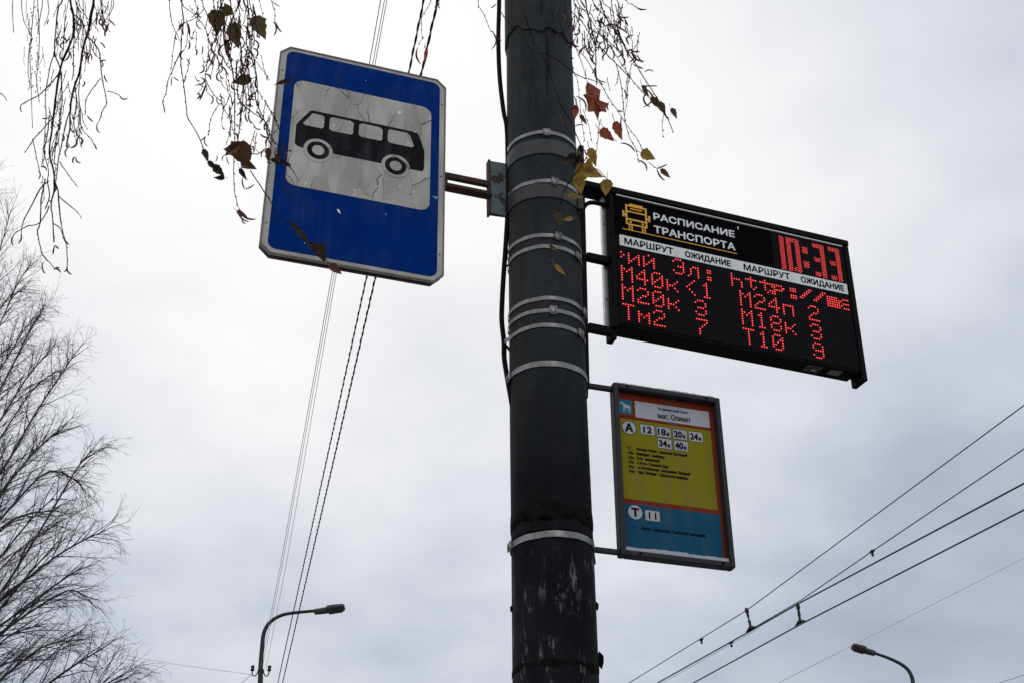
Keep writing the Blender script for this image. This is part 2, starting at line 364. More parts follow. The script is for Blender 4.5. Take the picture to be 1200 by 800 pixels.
# straps round the pole: front height, tilt (rise towards left/right), clasp angle, width
def strap_on_pole(z, label, clasp, width=0.0148, tilt=0.0, tdir=0.0, r=PR + 0.002, gap=None, dark=False, bulge=None, clasp_scale=1.0, mark=False):
    root = empty('steel_strap', pole_c(z), label, 'steel strap', 'steel straps round the pole', rot=pole_axis_mat())
    n = 96; mb = MB(); vs = []; fs = []; ph_ = z * 37
    def rr(a):
        if bulge is None: return r
        d = (a - bulge + math.pi) % (2 * math.pi) - math.pi
        return r + 0.018 * math.exp(-(d / 0.17) ** 2)
    for k in range(n):
        a = 2 * math.pi * k / n; dz = tilt * math.cos(a - tdir) + 0.0012 * math.sin(2 * a + ph_) + 0.0005 * math.sin(9 * a + ph_); wob = 0.0012 * max(0, math.sin(6 * a + ph_)) * max(0, math.sin(2.3 * a + ph_))
        for (dr, dzz) in ((0, -width / 2), (0.0018, -width / 2), (0.0018, width / 2), (0, width / 2)):
            vs.append(((rr(a) + dr + wob) * math.cos(a), (rr(a) + dr + wob) * math.sin(a), dz + dzz))
    for k in range(n):
        j = (k + 1) % n
        for q in range(4): fs.append((k * 4 + q, j * 4 + q, j * 4 + (q + 1) % 4, k * 4 + (q + 1) % 4))
    mb.add(vs, fs); mb.build('band', m_strap, root)
    # clasp: folded sleeve with a loop below
    a = clasp; dz = tilt * math.cos(a - tdir)
    er, et, ez = Vector((math.cos(a), math.sin(a), 0)), Vector((-math.sin(a), math.cos(a), 0)), Vector((0, 0, 1))
    c = er * (r + 0.003) + ez * dz
    def bx(mb, t0, t1, r0, r1, z0, z1):
        vs = [c + et * t_ + er * r_ + ez * z_ for z_ in (z0, z1) for r_ in (r0, r1) for t_ in (t0, t1)]
        mb.add(vs, [(0, 2, 3, 1), (4, 5, 7, 6), (0, 1, 5, 4), (2, 6, 7, 3), (0, 4, 6, 2), (1, 3, 7, 5)])
    k = clasp_scale
    mb = MB(); bx(mb, -0.012 * k, 0.012 * k, 0, 0.006, -0.0125, -0.0095); bx(mb, -0.012 * k, 0.012 * k, 0, 0.006, 0.0095, 0.0125)
    bx(mb, -0.012 * k, -0.007 * k, 0, 0.009, -0.0095, 0.0095); bx(mb, 0.007 * k, 0.012 * k, 0, 0.009, -0.0095, 0.0095)
    bx(mb, -0.0065 * k, 0.0065 * k, 0.001, 0.0045, -0.009, 0.009)
    bevel(mb.build('clasp', m_strap, root), 0.0008, 1)
    mb = MB(); pts = [c + et * (0.011 * k * math.cos(q)) + er * 0.006 + ez * (-0.012 - 0.007 * math.sin(q)) for q in np.linspace(0, math.pi, 7)]
    mb.tube(pts, 0.0022, 5); mb.build('clasp_loop', m_strap, root)
    if mark:
        mb = MB()
        for t0 in (-0.045, -0.038, -0.030): bx(mb, t0, t0 + 0.004, -0.0012, 0.0, -0.006, 0.006)
        mb.build('stamped_mark', m_greyframe, root)
    return root
FR = -math.pi / 2                                 # angle of the front of the pole
def sang(px):                                     # pole angle whose front surface shows at that image x (approx. at strap)
    return px
def ang(frac): return FR + math.asin(max(-0.98, min(0.98, frac)))
strap_on_pole(4.530, 'topmost pale strap, above the blue grey bracket, clasp in the middle', ang(0.10))
strap_on_pole(4.318, 'second strap from the top, at the blue grey bracket, bent at its clasp', ang(0.28), tilt=0.006, tdir=math.pi / 2)
strap_on_pole(4.078, 'upper strap of the close pair beside the middle bracket arm of the red display', ang(0.32))
strap_on_pole(4.030, 'lower strap of the close pair beside the middle bracket arm, clasp near its right end', ang(0.84))
strap_on_pole(3.822, 'uppermost of the three stacked straps beside the lowest display arm, clasp at the right edge', ang(0.96))
strap_on_pole(3.775, 'middle one of the three stacked straps, with a clear square clasp in the middle', ang(0.14))
strap_on_pole(3.717, 'lowest of the three stacked straps, running over the black cable on the left', ang(0.82), bulge=math.pi + 0.12)
strap_on_pole(3.574, 'lone strap at the top arm of the yellow and blue timetable board', ang(-0.96), width=0.020)
strap_on_pole(2.984, 'lowest strap, at the bottom arm of the yellow and blue timetable board', ang(-0.97), width=0.020, mark=True)
for z0, z1, lab in ((4.436, 4.500, 'wide dark steel collar round the pole, just under the topmost strap'), (4.243, 4.300, 'wide dark steel collar round the pole, under the second strap from the top')):
    root = empty('steel_collar', pole_c(0), lab, 'steel collar', 'wide steel collars round the pole', rot=pole_axis_mat())
    ring_profile([(PR - 0.001, z0), (PR + 0.0045, z0), (PR + 0.005, z1), (PR - 0.001, z1)]).build('band', m_collar, root, smooth=False)
    mb = MB(); a = ang(0.93); c = Vector(((PR + .008) * math.cos(a), (PR + .008) * math.sin(a), (z0 + z1) / 2))
    mb.box(c.x - .006, c.x + .014, c.y - .012, c.y + .012, c.z - .03, c.z + .03)
    bevel(mb.build('bolt_lug', m_collar, root), 0.002, 1)

# black cable down the left of the pole
cab = [(583, -160), (584, -40), (585, 0), (584, 45), (585.5, 90), (590, 130), (594, 152), (595, 200), (595, 245), (592.5, 290), (590, 325), (588.5, 352), (588, 376), (590.5, 400), (591, 420), (595, 445), (598, 462), (601, 480)]
mb = MB(); pts = [at_y(x, y, 3.765 if y < 240 or y > 470 else 3.76) for x, y in cab]
sm = []
for i in range(len(pts) - 1):
    p0, p1, p2, p3 = pts[max(i - 1, 0)], pts[i], pts[i + 1], pts[min(i + 2, len(pts) - 1)]
    for k in range(5):
        t = k / 5; sm.append(0.5 * ((2 * p1) + (p2 - p0) * t + (2 * p0 - 5 * p1 + 4 * p2 - p3) * t * t + (3 * p1 - p0 - 3 * p2 + p3) * t ** 3))
sm.append(pts[-1] + Vector((0.03, 0.04, 0)))
mb.tube(sm, 0.0088, 10); o = mb.build('power_cable', m_rubber, world=True, smooth=True, label='thick black cable running down the left side of the pole', cat='cable')
mb = MB(); mb.tube([at_y(588.5, 309, 3.752), at_y(595, 312, 3.752)], 0.004, 6); mb.build('cable_tie', m_rubber, o, world=True)

# ------------------------------------------------------------------ sign frames in space
def frame(o_, U, V):
    U = Vector(U).normalized(); V = Vector(V); V = (V - U * V.dot(U)).normalized()
    Z_ = U.cross(-V)
    return Matrix((U, -V, Z_)).transposed(), Vector(o_)

# ================================================================== bus stop sign
Mb, ob = frame((-0.8423, 3.4631, 4.7676), (0.94793, 0.31823, 0.01266), (0.02648, -0.03915, -0.99888))
bus = empty('bus_stop_sign', ob, 'tilted blue sign with a black bus on a cracked white square, left of the pole', 'bus stop sign', rot=Mb)
W_, H_ = 61.9, 91.9
def cham(i, c): return [(i + c, i), (W_ - i - c, i), (W_ - i, i + c), (W_ - i, H_ - i - c), (W_ - i - c, H_ - i), (i + c, H_ - i), (i, H_ - i - c), (i, i + c)]
def sign_white(name, cracks):
    mm = bpy.data.materials.new(name); mm.use_nodes = True; t = mm.node_tree; b = t.nodes['Principled BSDF']
    def nd(tp, **k):
        n = t.nodes.new(tp)
        for a, c in k.items(): setattr(n, a, c)
        return n
    tcn = nd('ShaderNodeTexCoord')
    ns = nd('ShaderNodeTexNoise'); ns.inputs['Scale'].default_value = 9; ns.inputs['Detail'].default_value = 7
    mp_ = nd('ShaderNodeMapping'); mp_.inputs['Scale'].default_value = (1.6, 0.55, 1); t.links.new(tcn.outputs['Object'], mp_.inputs[0]); t.links.new(mp_.outputs[0], ns.inputs['Vector'])
    rp = nd('ShaderNodeValToRGB'); rp.color_ramp.elements[0].position = 0.38; rp.color_ramp.elements[0].color = (0.37, 0.37, 0.35, 1)
    rp.color_ramp.elements[1].position = 0.66; rp.color_ramp.elements[1].color = (0.50, 0.50, 0.49, 1); t.links.new(ns.outputs[0], rp.inputs[0])
    col = rp.outputs[0]
    if cracks:
        # distort coordinates, then cell borders stretched downwards read as cracked film
        n2_ = nd('ShaderNodeTexNoise'); n2_.inputs['Scale'].default_value = 14; n2_.inputs['Detail'].default_value = 4; t.links.new(tcn.outputs['Object'], n2_.inputs['Vector'])
        vm = nd('ShaderNodeVectorMath', operation='MULTIPLY_ADD'); vm.inputs[1].default_value = (0.05, 0.05, 0); t.links.new(n2_.outputs['Color'], vm.inputs[0]); t.links.new(tcn.outputs['Object'], vm.inputs[2])
        m2 = nd('ShaderNodeMapping'); m2.inputs['Scale'].default_value = (13.5, 5.0, 0.01); m2.inputs['Rotation'].default_value = (0, 0, 0.10); t.links.new(vm.outputs[0], m2.inputs[0])
        vo = nd('ShaderNodeTexVoronoi', feature='DISTANCE_TO_EDGE'); vo.inputs['Scale'].default_value = 1; t.links.new(m2.outputs[0], vo.inputs['Vector'])
        vc = nd('ShaderNodeTexVoronoi', feature='F1'); vc.inputs['Scale'].default_value = 1; t.links.new(m2.outputs[0], vc.inputs['Vector'])
        n3 = nd('ShaderNodeTexNoise'); n3.inputs['Scale'].default_value = 7; t.links.new(tcn.outputs['Object'], n3.inputs['Vector'])
        th = nd('ShaderNodeMapRange'); t.links.new(n3.outputs[0], th.inputs[0]); th.inputs[1].default_value = 0.40; th.inputs[2].default_value = 0.62; th.inputs[3].default_value = 0.0; th.inputs[4].default_value = 0.016
        lt = nd('ShaderNodeMath', operation='LESS_THAN'); t.links.new(vo.outputs[0], lt.inputs[0]); t.links.new(th.outputs[0], lt.inputs[1])
        hs = nd('ShaderNodeHueSaturation'); mr_ = nd('ShaderNodeMapRange'); sx = nd('ShaderNodeSeparateColor'); t.links.new(vc.outputs['Color'], sx.inputs[0])
        t.links.new(sx.outputs[0], mr_.inputs[0]); mr_.inputs[3].default_value = 0.86; mr_.inputs[4].default_value = 1.14
        t.links.new(mr_.outputs[0], hs.inputs['Value']); t.links.new(col, hs.inputs['Color'])
        mx = nd('ShaderNodeMix', data_type='RGBA'); t.links.new(lt.outputs[0], mx.inputs[0]); t.links.new(hs.outputs[0], mx.inputs[6]); mx.inputs[7].default_value = (0.17, 0.17, 0.165, 1)
        # bright chips
        n4 = nd('ShaderNodeTexNoise'); n4.inputs['Scale'].default_value = 42; n4.inputs['Detail'].default_value = 3; t.links.new(vm.outputs[0], n4.inputs['Vector'])
        g_ = nd('ShaderNodeMath', operation='GREATER_THAN'); t.links.new(n4.outputs[0], g_.inputs[0]); g_.inputs[1].default_value = 0.70
        mx2 = nd('ShaderNodeMix', data_type='RGBA'); t.links.new(g_.outputs[0], mx2.inputs[0]); t.links.new(mx.outputs[2], mx2.inputs[6]); mx2.inputs[7].default_value = (0.92, 0.93, 0.93, 1)
        col = mx2.outputs[2]
        bp = nd('ShaderNodeBump'); bp.inputs['Strength'].default_value = 0.4; bp.inputs['Distance'].default_value = 0.003; t.links.new(vo.outputs[0], bp.inputs['Height']); t.links.new(bp.outputs[0], b.inputs['Normal'])
    t.links.new(col, b.inputs['Base Color']); b.inputs['Roughness'].default_value = 0.6; b.inputs['Specular IOR Level'].default_value = 0.15
    return mm
m_border = sign_white('weathered_white_border', False); m_square = sign_white('cracked_white_film', True)
m_blue = mat('traffic_blue_film', (0.0002, 0.027, 0.195), 0.6, 0, 0.10, 5, spec=0.02, bump=0.05, bscale=20)
m_pict = mat('black_sign_film', (0.007, 0.007, 0.010), 0.6, 0, 0.3, 30, spec=0.06)
m_box = mat('brown_primed_box', (0.15, 0.09, 0.085), 0.85, 0, 0.4, 30, bump=0.3)
MB().prism(cm(cham(0, 3.4)), -0.008, 0.0).build('front_panel', m_border, bus)
MB().ring(cm(cham(0.0, 3.4)), cm(cham(0.5, 3.2)), 0.0, 0.0028).build('rim', mat('bare_sign_edge', (0.15, 0.145, 0.14), 0.6, 0.0, 0.4, 40), bus)
MB().prism(cm([(5.3, 1.6), (56.6, 1.6), (58.4, 4), (58.4, 88.4), (56.8, 90.2), (5.3, 90.2), (3.4, 88.2), (3.4, 4)]), -0.028, -0.0085).build('sign_box', m_box, bus)
MB().prism(cm([(0.2, 3.8), (3.6, 0.2), (58, 0.2), (61.5, 4), (61.5, 88), (58, 91.4), (3.6, 91.4), (0.2, 88)]), -0.036, -0.0285).build('back_panel', m_box, bus)
for v in (12, 46, 80):                                     # small rivets in the border
    for u in (1.5, 60.4):
        MB().prism(cm(circ(u, v, 0.28, 10)), 0.0, 0.0015).build('rivet', m_greyframe, bus)
_t = m_bluegrey.node_tree; _r = [n for n in _t.nodes if n.type == 'VALTORGB'][0].color_ramp; _n = [n for n in _t.nodes if n.type == 'TEX_NOISE'][0]
_n.inputs['Scale'].default_value = 17; _r.interpolation = 'LINEAR'; _r.elements[0].position = 0.44; _r.elements[0].color = (0.022, 0.012, 0.012, 1); _r.elements[1].position = 0.49; _r.elements[1].color = (0.095, 0.135, 0.155, 1)
def overlay_grime(mm, amt=0.5, tint=(0.10, 0.12, 0.14)):
    t = mm.node_tree; b = t.nodes['Principled BSDF']; src = b.inputs['Base Color'].links[0].from_socket
    tcn = t.nodes.new('ShaderNodeTexCoord'); mp_ = t.nodes.new('ShaderNodeMapping'); mp_.inputs['Scale'].default_value = (1, 0.10, 1); t.links.new(tcn.outputs['Object'], mp_.inputs[0])
    a = t.nodes.new('ShaderNodeTexNoise'); a.inputs['Scale'].default_value = 26; a.inputs['Detail'].default_value = 6; t.links.new(mp_.outputs[0], a.inputs['Vector'])
    c = t.nodes.new('ShaderNodeTexNoise'); c.inputs['Scale'].default_value = 6; c.inputs['Detail'].default_value = 7; c.inputs['Roughness'].default_value = 0.7; t.links.new(tcn.outputs['Object'], c.inputs['Vector'])
    m1 = t.nodes.new('ShaderNodeMath'); m1.operation = 'MULTIPLY'; t.links.new(a.outputs[0], m1.inputs[0]); t.links.new(c.outputs[0], m1.inputs[1])
    r_ = t.nodes.new('ShaderNodeMapRange'); t.links.new(m1.outputs[0], r_.inputs[0]); r_.inputs[1].default_value = 0.24; r_.inputs[2].default_value = 0.42; r_.inputs[4].default_value = amt
    mx = t.nodes.new('ShaderNodeMix'); mx.data_type = 'RGBA'; t.links.new(r_.outputs[0], mx.inputs[0]); t.links.new(src, mx.inputs[6]); mx.inputs[7].default_value = (*tint, 1); t.links.new(mx.outputs[2], b.inputs['Base Color'])
overlay_grime(m_blue, 0.16); overlay_grime(m_pict, 0.25)
def rr_cm(u0, u1, v0, v1, r): return [(x * 1, y) for x, y in rrect(u0, u1, v0, v1, r, 7)]
MB().prism(cm(rr_cm(2.55, 59.5, 1.9, 89.8, 3.0)), 0.0003, 0.0011).build('blue_field', m_blue, bus)
MB().prism(cm(rr_cm(6.15, 56.4, 15.0, 62.6, 3.6)), 0.0013, 0.0020).build('white_square', m_square, bus)
body = [(9.0, 34.2), (12.5, 28.5), (13.4, 28.0), (49.5, 28.0), (51.0, 28.2), (51.8, 28.9), (52.7, 31.4), (54.1, 36.1), (54.1, 44.2), (53.8, 45.1), (53.2, 45.5), (10.9, 45.6), (9.1, 45.3), (8.3, 44.5), (8.15, 43.7), (8.1, 36.0)]
pict = MB().prism(cm(body), 0.0022, 0.0027).build('bus_pictogram', m_pict, bus)
for P in ([(13.4, 29.4), (16.9, 29.4), (17.65, 30.1), (17.65, 34.7), (17.0, 35.4), (11.2, 35.4), (10.4, 34.7)],
          [(20.5, 29.3), (27.2, 29.3), (28.1, 30.1), (28.1, 34.7), (27.4, 35.5), (20.4, 35.5), (19.6, 34.7), (19.6, 30.1)],
          [(31.0, 29.3), (37.8, 29.3), (38.6, 30.1), (38.6, 34.7), (37.9, 35.5), (31.0, 35.5), (30.1, 34.7), (30.1, 30.1)],
          [(41.3, 29.3), (47.5, 29.3), (48.6, 30.2), (50.2, 34.6), (49.6, 35.5), (41.5, 35.5), (40.6, 34.7), (40.6, 30.1)]):
    MB().prism(cm(P), 0.0029, 0.0033).build('pictogram_window', m_square, pict)
for u in (16.35, 43.8):
    MB().prism(cm(circ(u, 45.55, 5.1)), 0.0029, 0.0034).build('pictogram_wheel_arch', m_square, pict)
    MB().prism(cm(circ(u, 45.55, 3.85)), 0.0036, 0.0040).build('pictogram_tyre', m_pict, pict)
    MB().prism(cm(circ(u, 45.55, 2.15)), 0.0042, 0.0046).build('pictogram_hub', m_square, pict)
# scratches and splashes in the blue
for P in ([(24.2, 69.2), (24.9, 69.0), (25.6, 70.2), (25.4, 70.9), (24.9, 70.4)], [(41.0, 67.0), (41.4, 67.2), (41.2, 67.6)], [(14.2, 85.4), (14.5, 85.2), (14.6, 85.8)], [(31.4, 8.3), (31.7, 8.2), (31.7, 8.6)]):
    MB().prism(cm(P), 0.0013, 0.0016).build('paint_chip', mat('bare_white_chip', (0.75, 0.8, 0.85), 0.6), bus)
MB().prism(cm([(57.0, 55.8), (59.0, 55.4), (60.0, 55.9), (58.9, 56.3), (58.6, 57.0), (58.2, 56.3)]), 0.0024, 0.0028).build('paint_splash', mat('turquoise_splash', (0.05, 0.45, 0.60), 0.6), bus)
# two rusty angle bars to the bracket
for v0, v1, nm in ((40.3, 42.6, 'upper'), (45.0, 48.0, 'lower')):
    mb = MB(); mb.box(0.56, 0.802, -v1 / 100, -v0 / 100, -0.052, -0.034)
    if nm == 'lower': mb.box(0.56, 0.802, -v1 / 100 - 0.004, -v1 / 100, -0.034, -0.012)
    bevel(mb.build('support_bar', m_rust, bus), 0.0015, 1)
mb = MB(); mb.box(0.632, 0.640, -0.449, -0.427, -0.05, -0.036); mb.build('spacer', m_rust, bus)
mb = MB(); mb.box(0.793, 0.801, -0.552, -0.302, -0.062, -0.034); bevel(mb.build('bracket_flange', m_rust, bus), 0.0012, 1)
mb = MB(); mb.prism([(0.8015, -0.303), (0.868, -0.300), (0.868, -0.545), (0.8015, -0.550)], -0.052, -0.040)
bevel(mb.build('bracket_plate', m_bluegrey, bus), 0.0012, 1)

# ================================================================== LED timetable display
Ml, ol = frame((0.39201393, 3.85475782, 4.16970354), (0.94197706, 0.33567726, 0), (0, 0, -1))
led = empty('led_display', ol, 'black electronic display with glowing red route lines and clock, right of the pole', 'electronic display', rot=Ml)
m_panel = mat('black_display_film', (0.0015, 0.0015, 0.0025), 0.6, 0, 0.2, 10, spec=0.02)
m_led_board = bpy.data.materials.new('led_matrix_board'); m_led_board.use_nodes = True
t = m_led_board.node_tree; b = t.nodes['Principled BSDF']; b.inputs['Roughness'].default_value = 0.7; b.inputs['Specular IOR Level'].default_value = 0.05
tcn = t.nodes.new('ShaderNodeTexCoord'); mpn = t.nodes.new('ShaderNodeMapping'); mpn.inputs['Scale'].default_value = (100, 100, 0); mpn.inputs['Location'].default_value = (0.5, 0.5, 0)
fr = t.nodes.new('ShaderNodeVectorMath'); fr.operation = 'FRACTION'; sb_ = t.nodes.new('ShaderNodeVectorMath'); sb_.operation = 'SUBTRACT'; sb_.inputs[1].default_value = (0.5, 0.5, 0)
ln = t.nodes.new('ShaderNodeVectorMath'); ln.operation = 'LENGTH'; lt = t.nodes.new('ShaderNodeMath'); lt.operation = 'LESS_THAN'; lt.inputs[1].default_value = 0.27
mx = t.nodes.new('ShaderNodeMix'); mx.data_type = 'RGBA'; mx.inputs[6].default_value = (0.006, 0.005, 0.006, 1); mx.inputs[7].default_value = (0.011, 0.012, 0.018, 1)
for a, c in ((tcn.outputs['Object'], mpn.inputs[0]), (mpn.outputs[0], fr.inputs[0]), (fr.outputs[0], sb_.inputs[0]), (sb_.outputs[0], ln.inputs[0]), (ln.outputs['Value'], lt.inputs[0]), (lt.outputs[0], mx.inputs[0]), (mx.outputs[2], b.inputs['Base Color'])): t.links.new(a, c)
m_strip = mat('pale_grey_label_film', (0.78, 0.82, 0.88), 0.6, 0, 0.05, 10, spec=0.3)
m_letter = mat('pale_grey_lettering', (0.80, 0.84, 0.90), 0.6, 0, 0.04, 10, spec=0.3)
m_amber = mat('amber_film', (0.88, 0.44, 0.05), 0.6, 0, 0.05, 10, spec=0.3)
m_ink = mat('black_ink', (0.006, 0.007, 0.012), 0.7, 0, 0.2, 10, spec=0.05)
m_led = mat('red_led_core', (0.3, 0.02, 0.02), 0.5, 0, 0, 10, emit=(1.0, 0.17, 0.16), es=1.9)
m_led2 = mat('red_led_halo', (0.2, 0.01, 0.01), 0.5, 0, 0, 10, emit=(1.0, 0.008, 0.02), es=0.70)  # glowing ring wider than the lamp itself, imitates its soft halo
def lb(name, u0, u1, v0, v1, z0, z1, mt, parent=led, bv=0.0015, **k):
    o = MB().box(u0 / 100, u1 / 100, -v1 / 100, -v0 / 100, z0 / 100, z1 / 100).build(name, mt, parent, **k)
    return bevel(o, bv, 1) if bv else o
lb('housing', -2.2, 96.6, -23.6, 32.2, -7.5, -0.4, m_blackmetal)
lb('top_rail', -15.6, 99.0, -26.6, -23.9, -7.0, 0.6, m_blackmetal, bv=0.003)
lb('right_rail', 96.7, 98.9, -23.8, 35.9, -7.5, 0.3, m_blackmetal, bv=0.003)
lb('left_rail', -4.2, -2.3, -23.8, 34.4, -3.0, 0.3, m_blackmetal, bv=0.003)
lb('bottom_rail', -4.0, 95.4, 32.3, 33.0, -7.9, 0.0, m_blackmetal)
lb('face_edge_highlight', -1.2, 95.8, -23.35, -23.0, -0.2, 0.5, m_strip, bv=0)  # top lip of the face, its bright highlight put in as pale colour
lb('header_panel', -1.8, 96.5, -22.9, -5.75, -0.4, -0.1, m_panel, bv=0)
lb('matrix_panel', -1.2, 96.3, -0.9, 31.8, -0.4, -0.15, m_led_board, bv=0)
lb('clock_panel', 64.0, 96.2, -22.8, -5.9, -0.1, 0.0, m_led_board, bv=0)
strip_ = lb('label_strip', -0.35, 95.7, -5.65, -0.98, -0.4, 0.02, m_strip, bv=0)
for a, u0, u1 in (('МАРШРУТ', 1.45, 21.3), ('ОЖИДАНИЕ', 26.0, 45.1), ('МАРШРУТ', 50.45, 70.4), ('ОЖИДАНИЕ', 75.0, 94.25)):
    dd = 0.75 if 'Д' in a else 0.0
    text(strip_, a, u0, u1, -4.75, -1.85 + dd * 0.6, m_ink, 0.0003, 0.045)
for q in (m_strip, m_letter): overlay_grime(q, 0.25, (0.35, 0.36, 0.37))
text(led, 'РАСПИСАНИЕ', 13.9, 48.0, -19.1, -15.9, m_letter, -0.0009, 0.04)
text(led, 'ТРАНСПОРТА', 13.8, 47.8, -13.3, -9.9, m_letter, -0.0009, 0.04)
text(led, "'", 49.5, 50.0, -21.6, -20.2, m_letter, -0.0009, 0.02)
MB().box(0.009, 0.482, 0.0845, 0.0878, -0.0009, -0.0003).build('amber_line', m_amber, led)
ic = MB()
def bar(x0, y0, x1, y1): ic.box(x0 / 100, x1 / 100, -y1 / 100, -y0 / 100, -0.0009, -0.0002)
bar(2.5, -20.0, 3.2, -11.0); bar(10.5, -20.0, 11.2, -11.0); bar(3.2, -20.0, 10.5, -19.3); bar(4.2, -20.7, 9.6, -20.0)
bar(4.4, -18.7, 9.4, -18.2); bar(3.2, -17.3, 10.5, -16.7); bar(3.2, -13.9, 10.5, -13.2); bar(3.2, -11.6, 10.5, -11.0)
bar(1.2, -16.9, 2.0, -14.2); bar(2.0, -15.6, 2.5, -14.9); bar(11.7, -16.9, 12.5, -14.2); bar(11.2, -15.6, 11.7, -14.9)
for u in (3.6, 8.9):
    bar(u, -11.0, u + .5, -8.8); bar(u + 1.0, -11.0, u + 1.5, -8.8)
for u in (4.4, 9.3): ic.prism(cm(circ(u, -12.4, 0.5, 12)), -0.0009, -0.0002)
ic.build('bus_icon', m_amber, led)
# lit lamps
G = {
 'M': ['10001', '11011', '10101', '10001', '10001', '10001', '10001'], '4': ['00010', '00110', '01010', '10010', '11111', '00010', '00010'],
 '0': ['01110', '10001', '10011', '10101', '11001', '10001', '01110'], 'к': ['00000', '00000', '10001', '10010', '11100', '10010', '10001'],
 '<': ['00010', '00100', '01000', '10000', '01000', '00100', '00010'], '1': ['00100', '01100', '00100', '00100', '00100', '00100', '01110'],
 '2': ['01110', '10001', '00001', '00110', '01000', '10000', '11111'], '3': ['01110', '10001', '00001', '01110', '00001', '10001', '01110'],
 'T': ['11111', '00100', '00100', '00100', '00100', '00100', '00100'], 'м': ['00000', '00000', '10001', '11011', '10101', '10001', '10001'],
 '7': ['11111', '00001', '00010', '00100', '01000', '01000', '01000'], 'п': ['00000', '00000', '11111', '10001', '10001', '10001', '10001'],
 '8': ['01110', '10001', '10001', '01110', '10001', '10001', '01110'], '9': ['01110', '10001', '10001', '01111', '00001', '10001', '01110']}
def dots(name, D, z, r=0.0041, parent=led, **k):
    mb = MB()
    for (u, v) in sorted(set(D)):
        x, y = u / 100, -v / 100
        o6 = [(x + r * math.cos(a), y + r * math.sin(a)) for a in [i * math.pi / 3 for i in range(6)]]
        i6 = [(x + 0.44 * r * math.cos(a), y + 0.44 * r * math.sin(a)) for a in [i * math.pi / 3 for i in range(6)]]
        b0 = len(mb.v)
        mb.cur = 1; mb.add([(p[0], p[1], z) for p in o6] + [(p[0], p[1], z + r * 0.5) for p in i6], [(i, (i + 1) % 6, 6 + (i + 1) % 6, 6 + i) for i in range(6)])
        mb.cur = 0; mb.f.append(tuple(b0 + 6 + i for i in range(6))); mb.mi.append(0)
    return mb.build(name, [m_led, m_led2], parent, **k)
def glyphs(s): 
    D = []
    for ch, c0, r0 in s:
        for j, row in enumerate(G[ch]):
            for i, q in enumerate(row):
                if q == '1': D.append((c0 + i, r0 + j))
    return D
zl = -0.0014
for ch, c0, r0 in [('M', 0, 8), ('4', 6, 8), ('0', 12, 8), ('к', 18, 8), ('<', 26, 8), ('1', 32, 8), ('M', 0, 16), ('2', 6, 16), ('0', 12, 16), ('к', 18, 16), ('3', 29, 16),
                   ('T', 0, 24), ('м', 6, 24), ('2', 12, 24), ('7', 29, 24), ('M', 48, 8), ('2', 54, 8), ('4', 60, 8), ('п', 66, 8), ('2', 77, 8),
                   ('M', 48, 16), ('1', 54, 16), ('8', 60, 16), ('к', 66, 16), ('3', 77, 16), ('T', 48, 24), ('1', 54, 24), ('0', 60, 24), ('9', 77, 24)]:
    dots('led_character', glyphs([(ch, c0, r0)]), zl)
row0 = {
 'frag': [(0, 2), (1, 3), (0, 4)],
 'i1': [(3, r) for r in range(2, 7)] + [(7, r) for r in range(2, 7)] + [(4, 5), (5, 4), (6, 3)],
 'i2': [(9, r) for r in range(2, 7)] + [(13, r) for r in range(2, 7)] + [(10, 5), (11, 4), (12, 3), (11, 1)],
 'e': [(21, 1), (22, 0), (23, 0), (24, 0), (25, 1), (25, 2), (25, 3), (25, 4), (25, 5), (23, 3), (24, 3), (21, 5), (22, 6), (23, 6), (24, 6)],
 'l': [(27, 6), (28, 5), (28, 4), (28, 3), (29, 2), (30, 2)] + [(31, r) for r in range(2, 7)],
 'c': [(c, r) for c in (35, 36) for r in (2, 3, 5, 6)],
 'h': [(45, r) for r in range(1, 7)] + [(46, 3), (47, 3), (48, 3), (49, 4), (49, 5), (49, 6)],
 't': [(c, 2) for c in range(51, 56)] + [(53, r) for r in range(1, 6)] + [(54, 6), (55, 5)],
 't2': [(c, 2) for c in range(57, 62)] + [(59, r) for r in range(1, 6)] + [(60, 6), (61, 5)],
 'p': [(c, 2) for c in range(62, 67)] + [(67, 3), (66.5, 3)] + [(c, 4) for c in range(63, 67)] + [(62, 3), (63, 3), (62, 5), (63, 5), (62, 6), (63, 6)],
 'c2': [(c, r) for c in (70, 71, 72) for r in (2, 3, 5, 6)],
 's1': [(78, 1), (79, 1), (77, 2), (78, 2), (76, 3), (77, 3), (75, 4), (76, 4), (74, 5), (75, 5)],
 's2': [(84, 1), (85, 1), (83, 2), (84, 2), (82, 3), (83, 3), (81, 4), (82, 4), (80, 5), (81, 5)],
 'm': [(c, 2) for c in range(86, 91)] + [(c, r) for c in range(86, 92) for r in (3, 4, 5, 6)],
 's': [(c, r) for c in (93, 94, 95) for r in (2, 4, 6)] + [(92, 5), (92, 3)]}
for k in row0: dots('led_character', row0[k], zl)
def block(u0, u1, v0, v1):
    D = []; nr = int(round((v1 - v0) / 0.5))
    for j in range(nr + 1):
        off = 0.5 if j % 2 else 0.0
        u = u0 + off
        while u <= u1 + 0.01: D.append((round(u, 2), round(v0 + j * 0.5, 2))); u += 1.0
    return D
T, Bm = -21.4, -6.6
one = block(67.6, 69.2, T, Bm)
zero = block(70.6, 72.2, T, Bm) + block(74.4, 76.0, T, Bm) + block(70.6, 76.0, T, T + 1.5) + block(70.6, 76.0, Bm - 1.5, Bm)
colon = block(77.5, 79.9, -18.5, -16.2) + block(77.5, 79.9, -11.9, -9.6)
def three(u): return block(u + 3.1, u + 4.7, T, Bm) + block(u, u + 4.7, T, T + 1.5) + block(u + .2, u + 4.7, -14.8, -13.3) + block(u, u + 4.7, Bm - 1.5, Bm)
